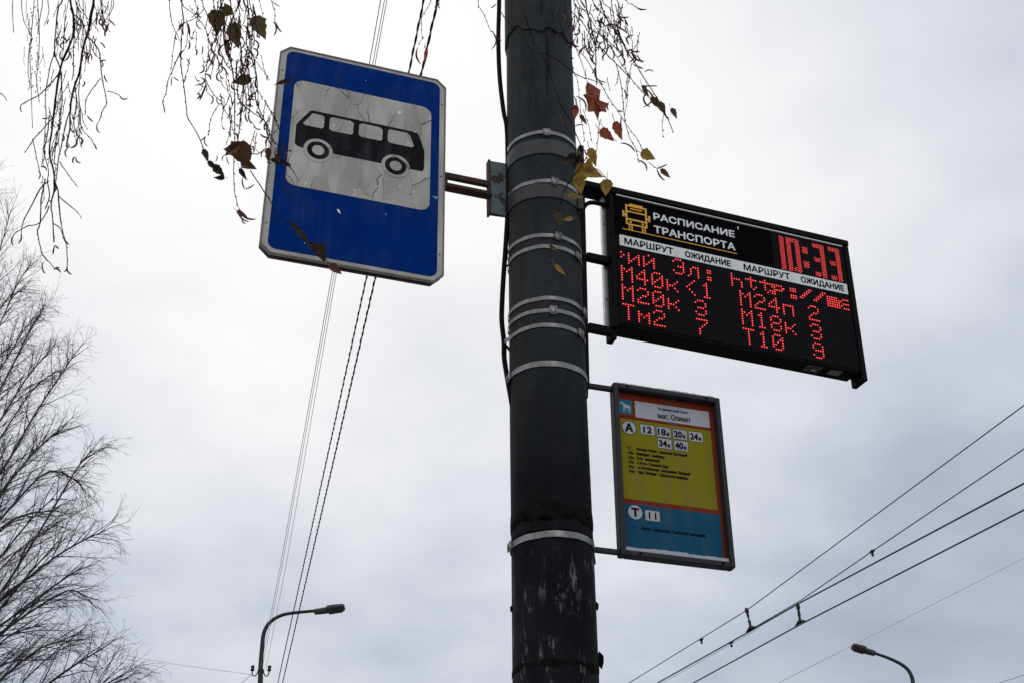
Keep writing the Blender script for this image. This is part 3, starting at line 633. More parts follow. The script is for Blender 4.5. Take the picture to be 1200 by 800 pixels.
def thin(D):                                      # no two lamps closer than half a pitch
    K = []
    for p in D:
        if all((p[0] - q[0]) ** 2 + (p[1] - q[1]) ** 2 > 0.4 for q in K): K.append(p)
    return K
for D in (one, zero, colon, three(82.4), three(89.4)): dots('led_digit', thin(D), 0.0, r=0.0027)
# stickers on the underside, lower right corner
lb('label_plate', 84.6, 89.6, 33.02, 33.07, -5.2, -1.6, mat('grey_brown_sticker', (0.16, 0.14, 0.13), 0.6, 0, 0.2, 30), bv=0)
lb('inspection_cover', 74.6, 81.0, 33.02, 33.10, -6.0, -1.2, mat('dark_cover', (0.03, 0.03, 0.033), 0.5), bv=0)
lb('cover_latch', 77.4, 79.2, 33.11, 33.5, -4.2, -3.2, m_alu, bv=0)
for u in (-1.0, 32.0, 62.0):
    MB().prism(cm(circ(u, 32.62, 0.22, 8)), 0.0, 0.002).build('screw', m_blackmetal, led)
# mounting bracket between display and pole
lb('bracket_upright', -14.9, -13.1, -44.0, 59.5, -3.6, -1.2, m_blackmetal)
lb('bracket_arm', -13.0, -4.3, 4.6, 7.4, -3.1, -0.6, m_blackmetal)
lb('bracket_arm', -13.0, -4.3, 34.0, 36.9, -3.1, -0.6, m_blackmetal)
for v_ in (-38, -14, 6, 22, 35, 52): lb('spacer_block', -18.2, -14.95, v_, v_ + 3.0, -3.4, -1.4, m_blackmetal)
lb('bracket_foot', -4.6, -2.4, 34.6, 38.2, -5.5, -1.0, m_blackmetal)
lb('aluminium_channel', -5.7, -3.6, -23.6, 33.5, -4.9, -3.15, m_alu, bv=0.001)
for v in (-11.0, 21.5):
    MB().prism(cm(circ(-5.1, v, 0.33, 12)), -0.0314, -0.0300).build('bolt', m_blackmetal, led)
mb = MB(); pts = []
for k in range(9):
    a = rad(180 - 90 * k / 8); pts.append((-0.085 + 0.052 * math.cos(a), 0.140 + 0.052 * math.sin(a), -0.022))
pts = [(-0.137, 0.10, -0.022)] + pts + [(-0.045, 0.192, -0.022)]
mb.tube(pts, 0.0085, 8); mb.build('bent_tube', m_blackmetal, led, smooth=True)

# ================================================================== stop timetable board
Ms, os_ = frame((0.3455, 3.8391, 3.6106), (0.95983, 0.28057, -0.00094), (0.00764, -0.02949, -0.99954))
sch = empty('route_board', os_, 'small framed yellow and blue route board on two thin arms, under the display', 'route board', rot=Ms)
W2, H2 = 39.5, 62.5
def sbx(name, u0, u1, v0, v1, z0, z1, mt, parent=sch, bv=0.0015):
    o = MB().box(u0 / 100, u1 / 100, -v1 / 100, -v0 / 100, z0 / 100, z1 / 100).build(name, mt, parent); return bevel(o, bv, 2) if bv else o
m_ps = {}
def flat(name, c, **k): return mat(name, c, 0.65, 0, 0.07, 6, spec=0.06, **k)
m_red = flat('faded_orange_red_print', (0.19, 0.024, 0.010)); m_yel = flat('faded_yellow_print', (0.22, 0.20, 0.012)); m_blu2 = flat('faded_blue_print', (0.008, 0.078, 0.16))
m_wht = flat('dull_white_print', (0.42, 0.44, 0.50)); m_moosebg = flat('teal_blue_print', (0.022, 0.15, 0.24))
sbx('back_board', 0.8, W2 - 0.8, 0.8, H2 - 0.8, -3.9, -3.12, m_greyframe)
poster = sbx('poster', 1.5, W2 - 1.3, 1.6, H2 - 1.6, -3.1, -2.9, m_red, bv=0)
sbx('frame_rail', 0, 1.9, 0.0, H2, -4.0, 0, m_greyframe, bv=0.004)
sbx('frame_rail', W2 - 1.7, W2, 0.0, H2, -4.0, 0, m_greyframe, bv=0.004)
sbx('frame_rail', 1.91, W2 - 1.71, 0, 1.9, -3.98, -0.02, m_greyframe, bv=0.004)
sbx('frame_rail', 1.91, W2 - 1.71, H2 - 1.9, H2, -3.98, -0.02, m_greyframe, bv=0.004)
for u, v in ((5, 0.95), (W2 - 5, 0.95), (6.5, H2 - 0.95), (W2 - 4.5, H2 - 0.95)):
    MB().prism(cm(circ(u, v, 0.5, 10)), -0.0003, 0.003).build('screw', m_blackmetal, sch)
mb = MB(); prev = []                                # thin crust of old snow on the top edge
for k in range(31):
    u = 0.4 + (W2 - 1.2) * k / 30; prev.append((u, -(0.25 + 0.35 * random.random()) if 0 < k < 30 else 0.02))
mb.prism(cm([(0.4, 0.02)] + prev + [(W2 - 0.8, 0.02)]), -0.031, -0.004); mb.build('frost_crust', flat('dirty_frost', (0.50, 0.50, 0.53)), sch)
zp = -2.9; poster.location = (0.0045, 0.004, 0)
def pr(name, u0, u1, v0, v1, mt, lv=1, r=0.0, parent=poster):
    z0 = (zp + 0.03 * lv) / 100
    P = rr_cm(u0, u1, v0, v1, r) if r else [(u0, v0), (u1, v0), (u1, v1), (u0, v1)]
    return MB().prism(cm(P), z0 - 0.0002, z0).build(name, mt, parent)
pr('title_field', 8.25, 35.7, 4.95, 11.25, m_wht); pr('emblem_field', 2.35, 7.05, 5.0, 10.55, m_moosebg, r=0.3)
pr('yellow_field', 2.5, 35.8, 12.4, 42.0, m_yel); pr('blue_field', 2.6, 36.3, 43.6, 59.9, m_blu2)
moose = [(2.7, 6.0), (3.0, 6.25), (2.95, 5.8), (3.2, 6.1), (3.3, 5.7), (3.5, 6.15), (3.9, 6.3), (4.3, 6.35), (4.7, 6.75), (5.3, 6.9), (5.9, 7.0), (6.35, 7.25), (6.5, 7.6), (6.45, 8.2), (6.6, 8.8), (6.5, 9.75), (6.3, 9.75), (6.35, 8.9), (6.1, 8.35),
         (6.0, 9.0), (5.95, 9.7), (5.78, 9.7), (5.75, 8.9), (5.6, 8.15), (5.1, 8.2), (4.8, 8.3), (4.75, 9.0), (4.8, 9.75), (4.6, 9.75), (4.5, 8.9), (4.35, 8.35), (4.1, 9.0), (3.9, 9.7), (3.72, 9.65), (3.95, 8.8), (4.0, 7.9), (3.85, 7.3), (3.6, 6.95), (3.2, 6.95), (2.85, 6.8), (2.75, 6.55), (3.2, 6.5)]
MB().prism(cm(moose), (zp + 0.045) / 100, (zp + 0.055) / 100).build('moose_emblem', m_wht, poster)
ZT = (zp + 0.075) / 100
text(poster, 'Остановочный пункт', 16.5, 27.9, 6.0, 7.35, m_ink, ZT, 0.03, depth=0.0003)
text(poster, 'маг. Олимп', 16.35, 28.3, 8.15, 10.35, m_ink, ZT, 0.03, depth=0.0003)
for q in (m_yel, m_blu2, m_red, m_wht): overlay_grime(q, 0.30, (0.10, 0.10, 0.09))
m_outline = flat('dark_green_outline', (0.055, 0.07, 0.03))
def badge(u0, u1, v0, v1, s, su, sk=None):
    pr('number_plate_edge', u0 - .22, u1 + .22, v0 - .22, v1 + .22, m_outline, 1.5, 0.6); pr('number_plate', u0, u1, v0, v1, m_wht, 2, 0.45)
    text(poster, s, *su, v0 + 0.55, v1 - 0.5, m_ink, ZT, 0.055, depth=0.0003)
    if sk: text(poster, 'к', *sk, v1 - 1.85, v1 - 0.5, m_ink, ZT, 0.09, depth=0.0003)
for u0, s, v0 in ((9.8, '12', 13.65), (15.7, '18', 13.65), (21.6, '20', 13.65), (27.5, '24', 13.65), (15.8, '34', 18.0), (21.7, '40', 18.0)):
    k = s != '12'
    badge(u0, u0 + 5.1, v0, v0 + 3.65, s, (u0 + (0.35 if k else 0.95), u0 + (3.35 if k else 4.15)), (u0 + 3.5, u0 + 4.75) if k else None)
pr('badge_disc_edge', 2.95, 8.35, 12.95, 18.35, m_ink, 1.5, 2.69); pr('badge_disc', 3.2, 8.1, 13.2, 18.1, m_wht, 2, 2.44)
text(poster, 'А', 4.15, 7.15, 13.9, 17.3, m_ink, ZT, 0.06, depth=0.0003)
pr('badge_disc_edge', 3.5, 9.0, 43.75, 49.25, m_ink, 1.5, 2.74); pr('badge_disc', 3.75, 8.75, 44.0, 49.0, m_wht, 2, 2.49)
text(poster, 'Т', 4.8, 7.7, 44.95, 48.15, m_ink, ZT, 0.06, depth=0.0003)
pr('number_plate_edge', 9.55, 14.95, 45.05, 49.0, m_outline, 1.5, .1); pr('number_plate', 9.75, 14.75, 45.25, 48.8, m_wht, 2)
text(poster, '11', 10.9, 13.6, 45.75, 48.3, m_ink, ZT, 0.035, depth=0.0003)
rows = [(22.75, '12', 'площадь Победы - универсам "Восточный"', 7.9, 26.4), (24.5, '18к', 'Медведево - Семёновка', 7.8, 17.9), (26.2, '20к', 'Руэм - Знаменский', 7.8, 16.0),
        (27.9, '24к', 'п. Руэм - Сосновая роща', 7.9, 19.0), (29.6, '34к', 'ул. Фестивальная - микрорайон "Звёздный"', 8.0, 27.0), (31.3, '40к', 'сады "Ветеран" - Туруновское кладбище', 8.0, 25.8)]
for v, a, s_, u0, u1 in rows:
    text(poster, a, 4.75, 5.9 if a == '12' else 6.9, v, v + 1.1, m_ink, ZT, 0.06, depth=0.0003)
    text(poster, s_, u0, u1, v - 0.12, v + 1.3, m_ink, ZT, 0.045, depth=0.0003)
text(poster, '11', 5.15, 6.2, 51.2, 52.3, m_ink, ZT, 0.02, depth=0.0003)
text(poster, 'Вокзал - микрорайон "Сомбатхей" (кольцевой)', 8.1, 30.6, 51.2, 52.65, m_ink, ZT, 0.045, depth=0.0003)
fr_ = [(2.0, 60.5)] + [(2.0 + 36 * k / 36, 59.35 - 0.35 * random.random() - (0.25 if 8 < k < 22 else 0)) for k in range(37)] + [(38.0, 60.5)]
MB().prism(cm(fr_), -0.028, -0.012).build('frost_line', flat('melting_frost', (0.42, 0.46, 0.52)), sch)
sbx('mounting_arm', -9.3, -0.02, 1.1, 2.6, -3.0, -1.2, m_greyframe); sbx('mounting_arm', -9.3, -0.02, 60.4, 61.9, -3.0, -1.2, m_greyframe)
mb = MB(); mb.prism(cm([(-11.6, 0.2), (-9.2, 0.8), (-8.9, 4.0), (-9.1, 7.4), (-11.6, 7.6)]), -0.04, -0.005); mb.build('mounting_shoe', m_blackmetal, sch)
mb = MB(); mb.prism(cm([(-11.2, 59.6), (-9.4, 59.8), (-8.8, 62.4), (-8.4, 66.4), (-11.0, 66.2)]), -0.04, -0.005); mb.build('mounting_shoe', m_blackmetal, sch)

# ================================================================== street lamps
def lamp(px_base, base_d, arm_px, head_px, label, hooks=True):
    """arm_px: image trace of the pole top and arm; the lamp stands in a plane facing roughly sideways"""
    y0 = base_d
    P = [at_y(x, y, y0) for x, y in arm_px]
    foot = Vector((P[0].x, P[0].y, 0))
    root = empty('street_lamp', foot, label, 'street lamp', 'street lamps in the distance')
    mb = MB(); mb.tube([foot, P[0]], [0.11, 0.062], 12); mb.build('pole', m_lampmetal, root, world=True, smooth=True)
    sm_ = []
    for i in range(len(P) - 1):
        p0, p1, p2, p3 = P[max(i - 1, 0)], P[i], P[i + 1], P[min(i + 2, len(P) - 1)]
        for k in range(4):
            t = k / 4; sm_.append(0.5 * ((2 * p1) + (p2 - p0) * t + (2 * p0 - 5 * p1 + 4 * p2 - p3) * t * t + (3 * p1 - p0 - 3 * p2 + p3) * t ** 3))
    sm_.append(P[-1]); n = len(sm_)
    mb = MB(); mb.tube(sm_, [0.050 - 0.024 * (i / n) ** 0.5 for i in range(n)], 8); mb.build('arm', m_lampmetal, root, world=True, smooth=True)
    a, b_ = at_y(*head_px[0], y0), at_y(*head_px[1], y0); d = (b_ - a); Ln = d.length; d.normalize()
    side = d.cross(Vector((0, 0, 1))).normalized(); up = side.cross(d).normalized()
    def sect(prof, z_of):
        mb = MB(); vs = []; m_ = 10
        for t_, hw, hu, hd in prof:
            c = a + d * (t_ * Ln)
            for k in range(m_):
                q = 2 * math.pi * k / m_; cu_, su = math.cos(q), math.sin(q)
                vs.append(c + side * hw * (abs(cu_) ** 0.6) * (1 if cu_ > 0 else -1) + up * ((hu if su > 0 else hd) * (abs(su) ** 0.7) * (1 if su > 0 else -1)))
        fs = [(i * m_ + k, i * m_ + (k + 1) % m_, (i + 1) * m_ + (k + 1) % m_, (i + 1) * m_ + k) for i in range(len(prof) - 1) for k in range(m_)]
        fs += [tuple(range(m_)), tuple(range(len(prof) * m_ - 1, (len(prof) - 1) * m_ - 1, -1))]
        return mb.add(vs, fs)
    sect([(0, .03, .025, .03), (.03, .045, .04, .05), (.40, .06, .045, .055), (.43, .09, .065, .045), (.6, .115, .065, .045), (.95, .11, .055, .035), (1.0, .08, .04, .015)], 0).build('lamp_head', m_lampgrey, root, world=True, smooth=False)
    sect([(.46, .07, -.035, .06), (.5, .09, -.035, .07), (.90, .09, -.03, .062), (.97, .05, -.02, .04)], 0).build('lens', m_lampglass, root, world=True, smooth=False)
    return root, P
l1, P1 = lamp(None, 20.0, [(303.5, 830), (305, 800), (305.5, 780), (307, 760), (309, 742), (315, 730), (326, 722), (340, 718), (370, 715)], [(368, 716), (404, 711.5)], 'street lamp with its arm bending right and hooked insulators on the pole, lower left')
l2, P2 = lamp(None, 22.0, [(1073, 880), (1072, 830), (1070, 800), (1066, 787), (1058, 779), (1047, 773), (1036, 768.5), (1024, 764.5)], [(1026, 765), (998, 757)], 'street lamp with its arm bending left and tilted head, bottom right')
# hooked insulators on the left lamp
iz = at_y(305.5, 786, 20.0)
for s_ in (-1, 1):
    mb = MB(); pts = [iz + Vector((s_ * x, 0, z)) for x, z in ((0.0, 0.02), (0.04, 0.03), (0.05, -0.03), (0.08, -0.075), (0.115, -0.07), (0.13, -0.03), (0.132, 0.0))]
    mb.tube(pts, 0.010, 5); h_ = mb.build('insulator_hook', m_lampmetal, l1, world=True)
    mb = MB(); c = iz + Vector((s_ * 0.132, 0, 0)); mb.tube([c, c + Vector((0, 0, .02)), c + Vector((0, 0, .05)), c + Vector((0, 0, .08)), c + Vector((0, 0, .095))], [.018, .034, .024, .032, .012], 8)
    mb.build('insulator', m_lampmetal, h_, world=True)

# ================================================================== overhead lines
def wire(label, pts, r, mt=m_wire, name='overhead_wire', group=None, ext=(0, 0), sag=0.0):
    P = [Vector(p) for p in pts]
    if ext[0]: P = [P[0] + (P[0] - P[1]).normalized() * ext[0]] + P
    if ext[1]: P = P + [P[-1] + (P[-1] - P[-2]).normalized() * ext[1]]
    return MB().tube(P, r, 5).build(name, mt, world=True, label=label, cat='overhead wire', group=group)
TG = 'trolley wires crossing the lower right'
zc_ = 5.9
C0, C1, C2 = at_z(1200, 566, zc_), at_z(937, 706, zc_), at_z(770, 800, zc_)
D0, D1, D2 = at_z(1200, 597, zc_ - .02), at_z(938, 731, zc_ - .02), at_z(812, 800, zc_ - .02)
wire('upper of the two thick trolley contact wires, meeting a thin wire near the right hanger', [C0, C1, at_z(880, 738.5, zc_), C2], 0.0085, group=TG, ext=(12, 40))
wire('lowest thick trolley contact wire, below the right hanger', [D0, D1, D2], 0.0085, group=TG, ext=(12, 40))
A1 = at_wall(875, 714.5, C1, C2)
wire('topmost thin carrier wire, kinked at the left hanger', [at_wall(1200, 474.5, C0, C2), A1, at_wall(735, 801, C1, C2)], 0.0055, group=TG, ext=(10, 40))
wire('thin carrier wire that meets the thick contact wire at the right hanger', [at_wall(1200, 525.5, C0, C2), at_wall(1022, 645.5, C0, C2), at_wall(937.5, 703.5, C0, C2), at_wall(880, 737, C0, C2)], 0.0055, group=TG, ext=(10, 0))
wire('pale second strand lying close under the upper contact wire', [at_z(890, 735.5, zc_ - .03), at_z(770, 803, zc_ - .03)], 0.004, m_palewire, group=TG, ext=(0, 30))
def hanger(top, bot, label):
    root = empty('wire_hanger', bot, label, 'wire hanger', 'hangers between trolley wires')
    d = top - bot; Ln = d.length; dn = d.normalized()
    MB().tube([bot + dn * .04, bot + dn * .09, bot + dn * .11, bot + dn * .13, top - dn * .09, top - dn * .07, top - dn * .04], [.014, .015, .020, .010, .010, .017, .012], 7).build('rod', m_wire, root, world=True)
    MB().tube([top - dn * .05, top - dn * .02, top + dn * .02, top + dn * .035], [.012, .024, .020, .006], 7).build('top_clamp', m_wire, root, world=True)
    rdn = (C2 - C0).normalized()
    MB().tube([bot - rdn * .11, bot - rdn * .07 + dn * .01, bot + dn * .03, bot + rdn * .07 + dn * .01, bot + rdn * .11], [.007, .015, .026, .015, .007], 7).build('bottom_clamp', m_wire, root, world=True)
    return root
hanger(A1, at_wall(880.5, 737.5, C1, C2), 'left one of two small dark hangers, hanging from the topmost thin wire')
hanger(at_wall(935, 709.5, D0, D2), at_wall(938, 730.5, D0, D2), 'right one of two small dark hangers, standing on the lowest thick wire')
for x, y, lab in ((822, 749, 'tiny clamp on the topmost thin wire, left of the hangers'), (857, 752.5, 'tiny clamp on the upper contact wire, between the hangers and the frame edge'), (1022, 645.5, 'tiny clamp on the thin carrier wire, right of the hangers')):
    p = at_wall(x, y, C0, C2); rdn = (C2 - C0).normalized()
    mb = MB().tube([p - rdn * .04, p, p + rdn * .04], [.008, .020, .008], 6); mb.tube([p, p - Vector((0, 0, .05))], .012, 6)
    mb.build('wire_clamp', m_wire, world=True, label=lab, cat='wire clamp', group='clamps on the trolley wires')
wire('faint thin wire passing behind the right street lamp', [at_z(1210, 648, 8.5), at_z(900, 806, 8.5)], 0.006, m_palewire, ext=(10, 30))
wire('faint short wire crossing the bottom right corner', [at_z(1210, 787, 8.0), at_z(1150, 806, 8.0)], 0.010, m_palewire, ext=(10, 30))
wire('faint wire running left from the lower left street lamp to the bare trees', [at_y(296, 790, 20), at_y(200, 777, 23), at_y(90, 757, 27)], 0.004, m_palewire, ext=(0, 20))
wire('thin wire from the left lamp insulator down to the frame edge', [at_y(296, 789, 20), at_y(275, 806, 19)], 0.004, m_lampmetal, ext=(0, 3))
# pale line wires: from the left lamp overhead past the blue sign
PG = 'pale wires running up behind the blue sign'
for i, (x0, x1, x2, xe, r_, mt_, lab) in enumerate(((446.5, 388.5, 305, 298, 0.0034, m_wire, 'leftmost and darkest of three thin wires above the blue sign'), (451, 391, 307, 303, 0.0022, m_palewire, 'middle one of three thin pale wires above the blue sign'), (453.8, 393.5, 311.5, 306, 0.0022, m_palewire, 'rightmost of three thin pale wires above the blue sign'))):
    wire(lab, [at_z(x0, -2, 7.6), at_z(x1, 325, 7.45), at_z(x2 + 24, 660, 7.3), at_y(x2, 784, 20)], r_ if i == 0 else r_ * 1.3, m_palewire, group=PG, ext=(8, 0))
# twisted service cables
def twisted(label, px, r=0.0105, pitch=0.21):
    P = [at_z(x, y, z) for x, y, z in px]
    P = [P[0] + (P[0] - P[1]).normalized() * 6] + P + [P[-1] + (P[-1] - P[-2]).normalized() * 25]
    # resample
    S = [P[0]]; 
    for a, b_ in zip(P, P[1:]):
        n = max(1, int((b_ - a).length / 0.035)); S += [a + (b_ - a) * (k / n) for k in range(1, n + 1)]
    root = empty('twisted_cable', S[len(S) // 2], label, 'twisted cable', 'twisted black cables behind the blue sign')
    d = (P[-1] - P[1]).normalized(); u_ = d.orthogonal().normalized(); v_ = d.cross(u_)
    acc = 0; ph = [0]
    for a, b_ in zip(S, S[1:]): acc += (b_ - a).length; ph.append(acc / pitch * 2 * math.pi)
    for k, (mt_, rr_, off) in enumerate(((m_rubber, r, 0), (mat('grey_strand', (0.13, 0.13, 0.135), 0.7), r * 0.62, math.pi))):
        MB().tube([p + (u_ * math.cos(q + off) + v_ * math.sin(q + off)) * r * 0.8 for p, q in zip(S, ph)], rr_, 5).build('strand', mt_, root, world=True, smooth=True)
twisted('left one of two black and white twisted cables below the blue sign', [(497, -2, 6.9), (429.5, 325, 6.8), (325, 802, 6.5)], 0.0050)
twisted('right one of two black and white twisted cables below the blue sign', [(513.5, -2, 6.9), (440, 325, 6.8), (330.5, 802, 6.5)], 0.0056)
#PART2

# ================================================================== bare birches on the left
def far_tree(label, base, Ht, seed, limbs, tw_r, dens=1.0, r_limb=0.0155, tl0=0.14, tl1=0.36, bscale=1.0):
    """limbs: list of world-space limb lines rising from the trunk; side branches and twigs grow on them"""
    rg = random.Random(seed); base = Vector(base)
    root = empty('birch_tree', base, label, 'bare tree', 'bare birches on the left')
    tr = [base + Vector((math.sin(t * 7 + seed) * .12 * t, math.cos(t * 5 + seed) * .12 * t, Ht * t)) for t in np.linspace(0, 1, 14)]
    MB().tube(tr, [0.17 * (1 - t) ** 0.9 + 0.012 for t in np.linspace(0, 1, 14)], 10).build('trunk', m_fartwig, root, world=True, smooth=True)
    tw = MB()
    def rv(): return Vector((rg.gauss(0, 1), rg.gauss(0, 1), rg.gauss(0, 1)))
    def curve(p, d, Ln, n, droop, wob):
        P = [p]; d = d.normalized()
        for i in range(n):
            d = (d + rv() * wob * .6 + Vector((0, 0, droop))).normalized(); P.append(P[-1] + d * (Ln / n))
        return P
    def lerp(P, t):
        f = t * (len(P) - 1); i = min(int(f), len(P) - 2); return P[i].lerp(P[i + 1], f - i), (P[i + 1] - P[i]).normalized()
    for Lp in limbs:
        Ln = sum((b - a).length for a, b in zip(Lp, Lp[1:])); n = len(Lp)
        mb = MB(); mb.tube(Lp, [r_limb * (1 - i / n) ** .8 + 0.004 for i in range(n)], 6)
        nb = int(Ln * 7.5 * dens)
        for bi in range(nb):
            tb = 0.15 + 0.83 * (bi + rg.random()) / nb
            q, dd = lerp(Lp, tb); side = dd.cross(rv()).normalized()
            a_ = rg.uniform(.22, .62); bd = dd * math.cos(a_) + side * math.sin(a_)
            bl = (0.22 + 0.85 * (1.08 - tb) * rg.uniform(.5, 1.2)) * bscale
            Bp = curve(q, bd, bl, 6, rg.uniform(-.05, .03), 0.09)
            rb = 0.0028 + 0.0045 * bl
            mb.tube(Bp, [rb * (1 - i / 6.6) + 0.0018 for i in range(7)], 4)
            for ti in range(int((3 + bl * 13) * dens)):
                tt = 0.1 + 0.9 * rg.random(); s_, d3 = lerp(Bp, min(tt, .99)); sd_ = d3.cross(rv()).normalized(); a2 = rg.uniform(.3, .8)
                Tp = curve(s_, d3 * math.cos(a2) + sd_ * math.sin(a2), rg.uniform(tl0, tl1), 4, -.12, 0.16)
                tw.tube(Tp, [tw_r, tw_r * .85, tw_r * .7, tw_r * .55, tw_r * .35], 3, cap=False)
                for _k in range(2):
                    s2_, d4 = lerp(Tp, rg.uniform(.25, .9)); sd2 = d4.cross(rv()).normalized()
                    tw.tube(curve(s2_, d4 * .75 + sd2 * .6, rg.uniform(.05, .13), 2, -.1, .2), [tw_r * .75, tw_r * .55, tw_r * .35], 3, cap=False)
        mb.build('limb', m_fartwig, root, world=True)
    tw.build('twigs', m_fartwig, root, world=True, kind='stuff')
    return root
def smo(P, k=3):
    out = []
    for i in range(len(P) - 1):
        p0, p1, p2, p3 = P[max(i - 1, 0)], P[i], P[i + 1], P[min(i + 2, len(P) - 1)]
        for q in range(k):
            t = q / k; out.append(0.5 * ((2 * p1) + (p2 - p0) * t + (2 * p0 - 5 * p1 + 4 * p2 - p3) * t * t + (3 * p1 - p0 - 3 * p2 + p3) * t ** 3))
    return out + [P[-1]]
rt_ = random.Random(5)
def limb_from(trace, y0, y1):                      # a limb leaning towards or away from the viewer along its length
    n = len(trace) - 1
    return smo([at_y(x - 15 * i / n, y + 8 * i / n, y0 + (y1 - y0) * i / n) for i, (x, y) in enumerate(trace)])
near = [[(-165,880),(-60,760),(0,700),(60,610),(100,545),(122,520)], [(-165,862),(-70,765),(0,705),(70,650),(114,624),(138,614)], [(-165,760),(-80,650),(0,560),(50,480),(85,430),(103,405)], [(-165,720),(-90,600),(-20,500),(20,430),(45,385),(60,365)],
        [(-165,820),(-80,700),(-20,620),(20,560),(60,515),(90,492)], [(-165,900),(-80,820),(0,745),(50,708),(92,685),(116,690)], [(-165,980),(-40,880),(60,800),(100,772),(134,752)], [(-165,1020),(80,835),(120,805),(152,786)], [(-165,700),(-80,600),(0,500),(40,440),(80,395)],
        [(-165,780),(-60,680),(20,590),(70,545),(112,560)], [(-165,860),(-60,780),(0,735),(60,690),(112,655)], [(-165,940),(-60,850),(10,790),(60,752),(98,742)], [(-165,830),(-100,740),(-50,660),(-10,600),(20,530)], [(-165,760),(-110,640),(-60,540),(-20,470),(5,410)],
        [(-165,970),(-80,860),(-20,800),(20,770),(60,765)], [(-165,900),(-100,800),(-40,720),(0,660),(50,600),(78,575)], [(-165,660),(-110,560),(-50,470),(0,420),(30,395)], [(-165,800),(-90,720),(-30,650),(30,600),(84,590)], [(-165,1000),(-60,900),(0,850),(60,812),(112,800)],
        [(-165,930),(-90,850),(-30,790),(20,740),(70,722)], [(-165,870),(-90,790),(-20,740),(40,672),(88,620)]]
far_tree('nearer darker bare birch at the lower left edge, branches rising to the right', (at_y(-165, 800, 14).x, 14.0, 0), 9.3, 3, [limb_from(t_, 14.0, 14.0 + rt_.uniform(-1.2, 1.2)) for t_ in near], 0.0022, dens=0.88)
farl = [[(-140,560),(-70,440),(-20,360),(10,290),(28,238)], [(-140,600),(-60,470),(0,390),(30,330),(52,300)], [(-140,500),(-80,380),(-30,300),(-5,240),(5,205)], [(-140,640),(-60,520),(0,440),(40,380),(66,352)], [(-140,540),(-60,430),(-10,380),(20,345),(45,330)], [(-140,700),(-60,600),(0,520),(50,450),(84,425)],
        [(-140,620),(-80,500),(-30,420),(0,350),(14,300)], [(-140,760),(-50,640),(20,560),(70,500)], [(-140,820),(-40,720),(30,640),(90,600)], [(-140,900),(-30,780),(50,700),(105,660)], [(-140,960),(-20,850),(60,770),(110,740)], [(-140,860),(-50,760),(10,690),(60,640)], [(-140,720),(-70,640),(-10,570),(30,500)]]
far_tree('farther paler bare birch, thin top showing above the nearer one at the left edge', (at_y(-140, 700, 22).x, 22.0, 0), 15.5, 8, [limb_from(t_, 22.0, 22.0 + rt_.uniform(-2, 2)) for t_ in farl], 0.0026, dens=0.66, r_limb=0.017, tl0=.2, tl1=.5, bscale=1.35)

# ================================================================== the birch overhead: hanging twigs, catkins, last leaves
TB = Vector((-2.6, -1.6, 0))
birch = empty('birch_tree', TB, 'overhead birch whose hanging twigs, catkins and dry leaves fringe the top edge', 'birch tree')
mb = MB(); TP = [TB, TB + Vector((.05, 0, 2)), TB + Vector((.0, .1, 4)), TB + Vector((.15, .2, 6.2)), TB + Vector((.2, .5, 8.5)), TB + Vector((.3, .6, 11))]
mb.tube(TP, [.19, .16, .14, .11, .07, .02], 14); mb.build('trunk', m_birch, birch, world=True, smooth=True)
def sm3(P, k=3):
    out = []
    for i in range(len(P) - 1):
        p0, p1, p2, p3 = P[max(i - 1, 0)], P[i], P[i + 1], P[min(i + 2, len(P) - 1)]
        for j in range(k):
            t = j / k; out.append(0.5 * ((2 * p1) + (p2 - p0) * t + (2 * p0 - 5 * p1 + 4 * p2 - p3) * t * t + (3 * p1 - p0 - 3 * p2 + p3) * t ** 3))
    out.append(P[-1]); return out
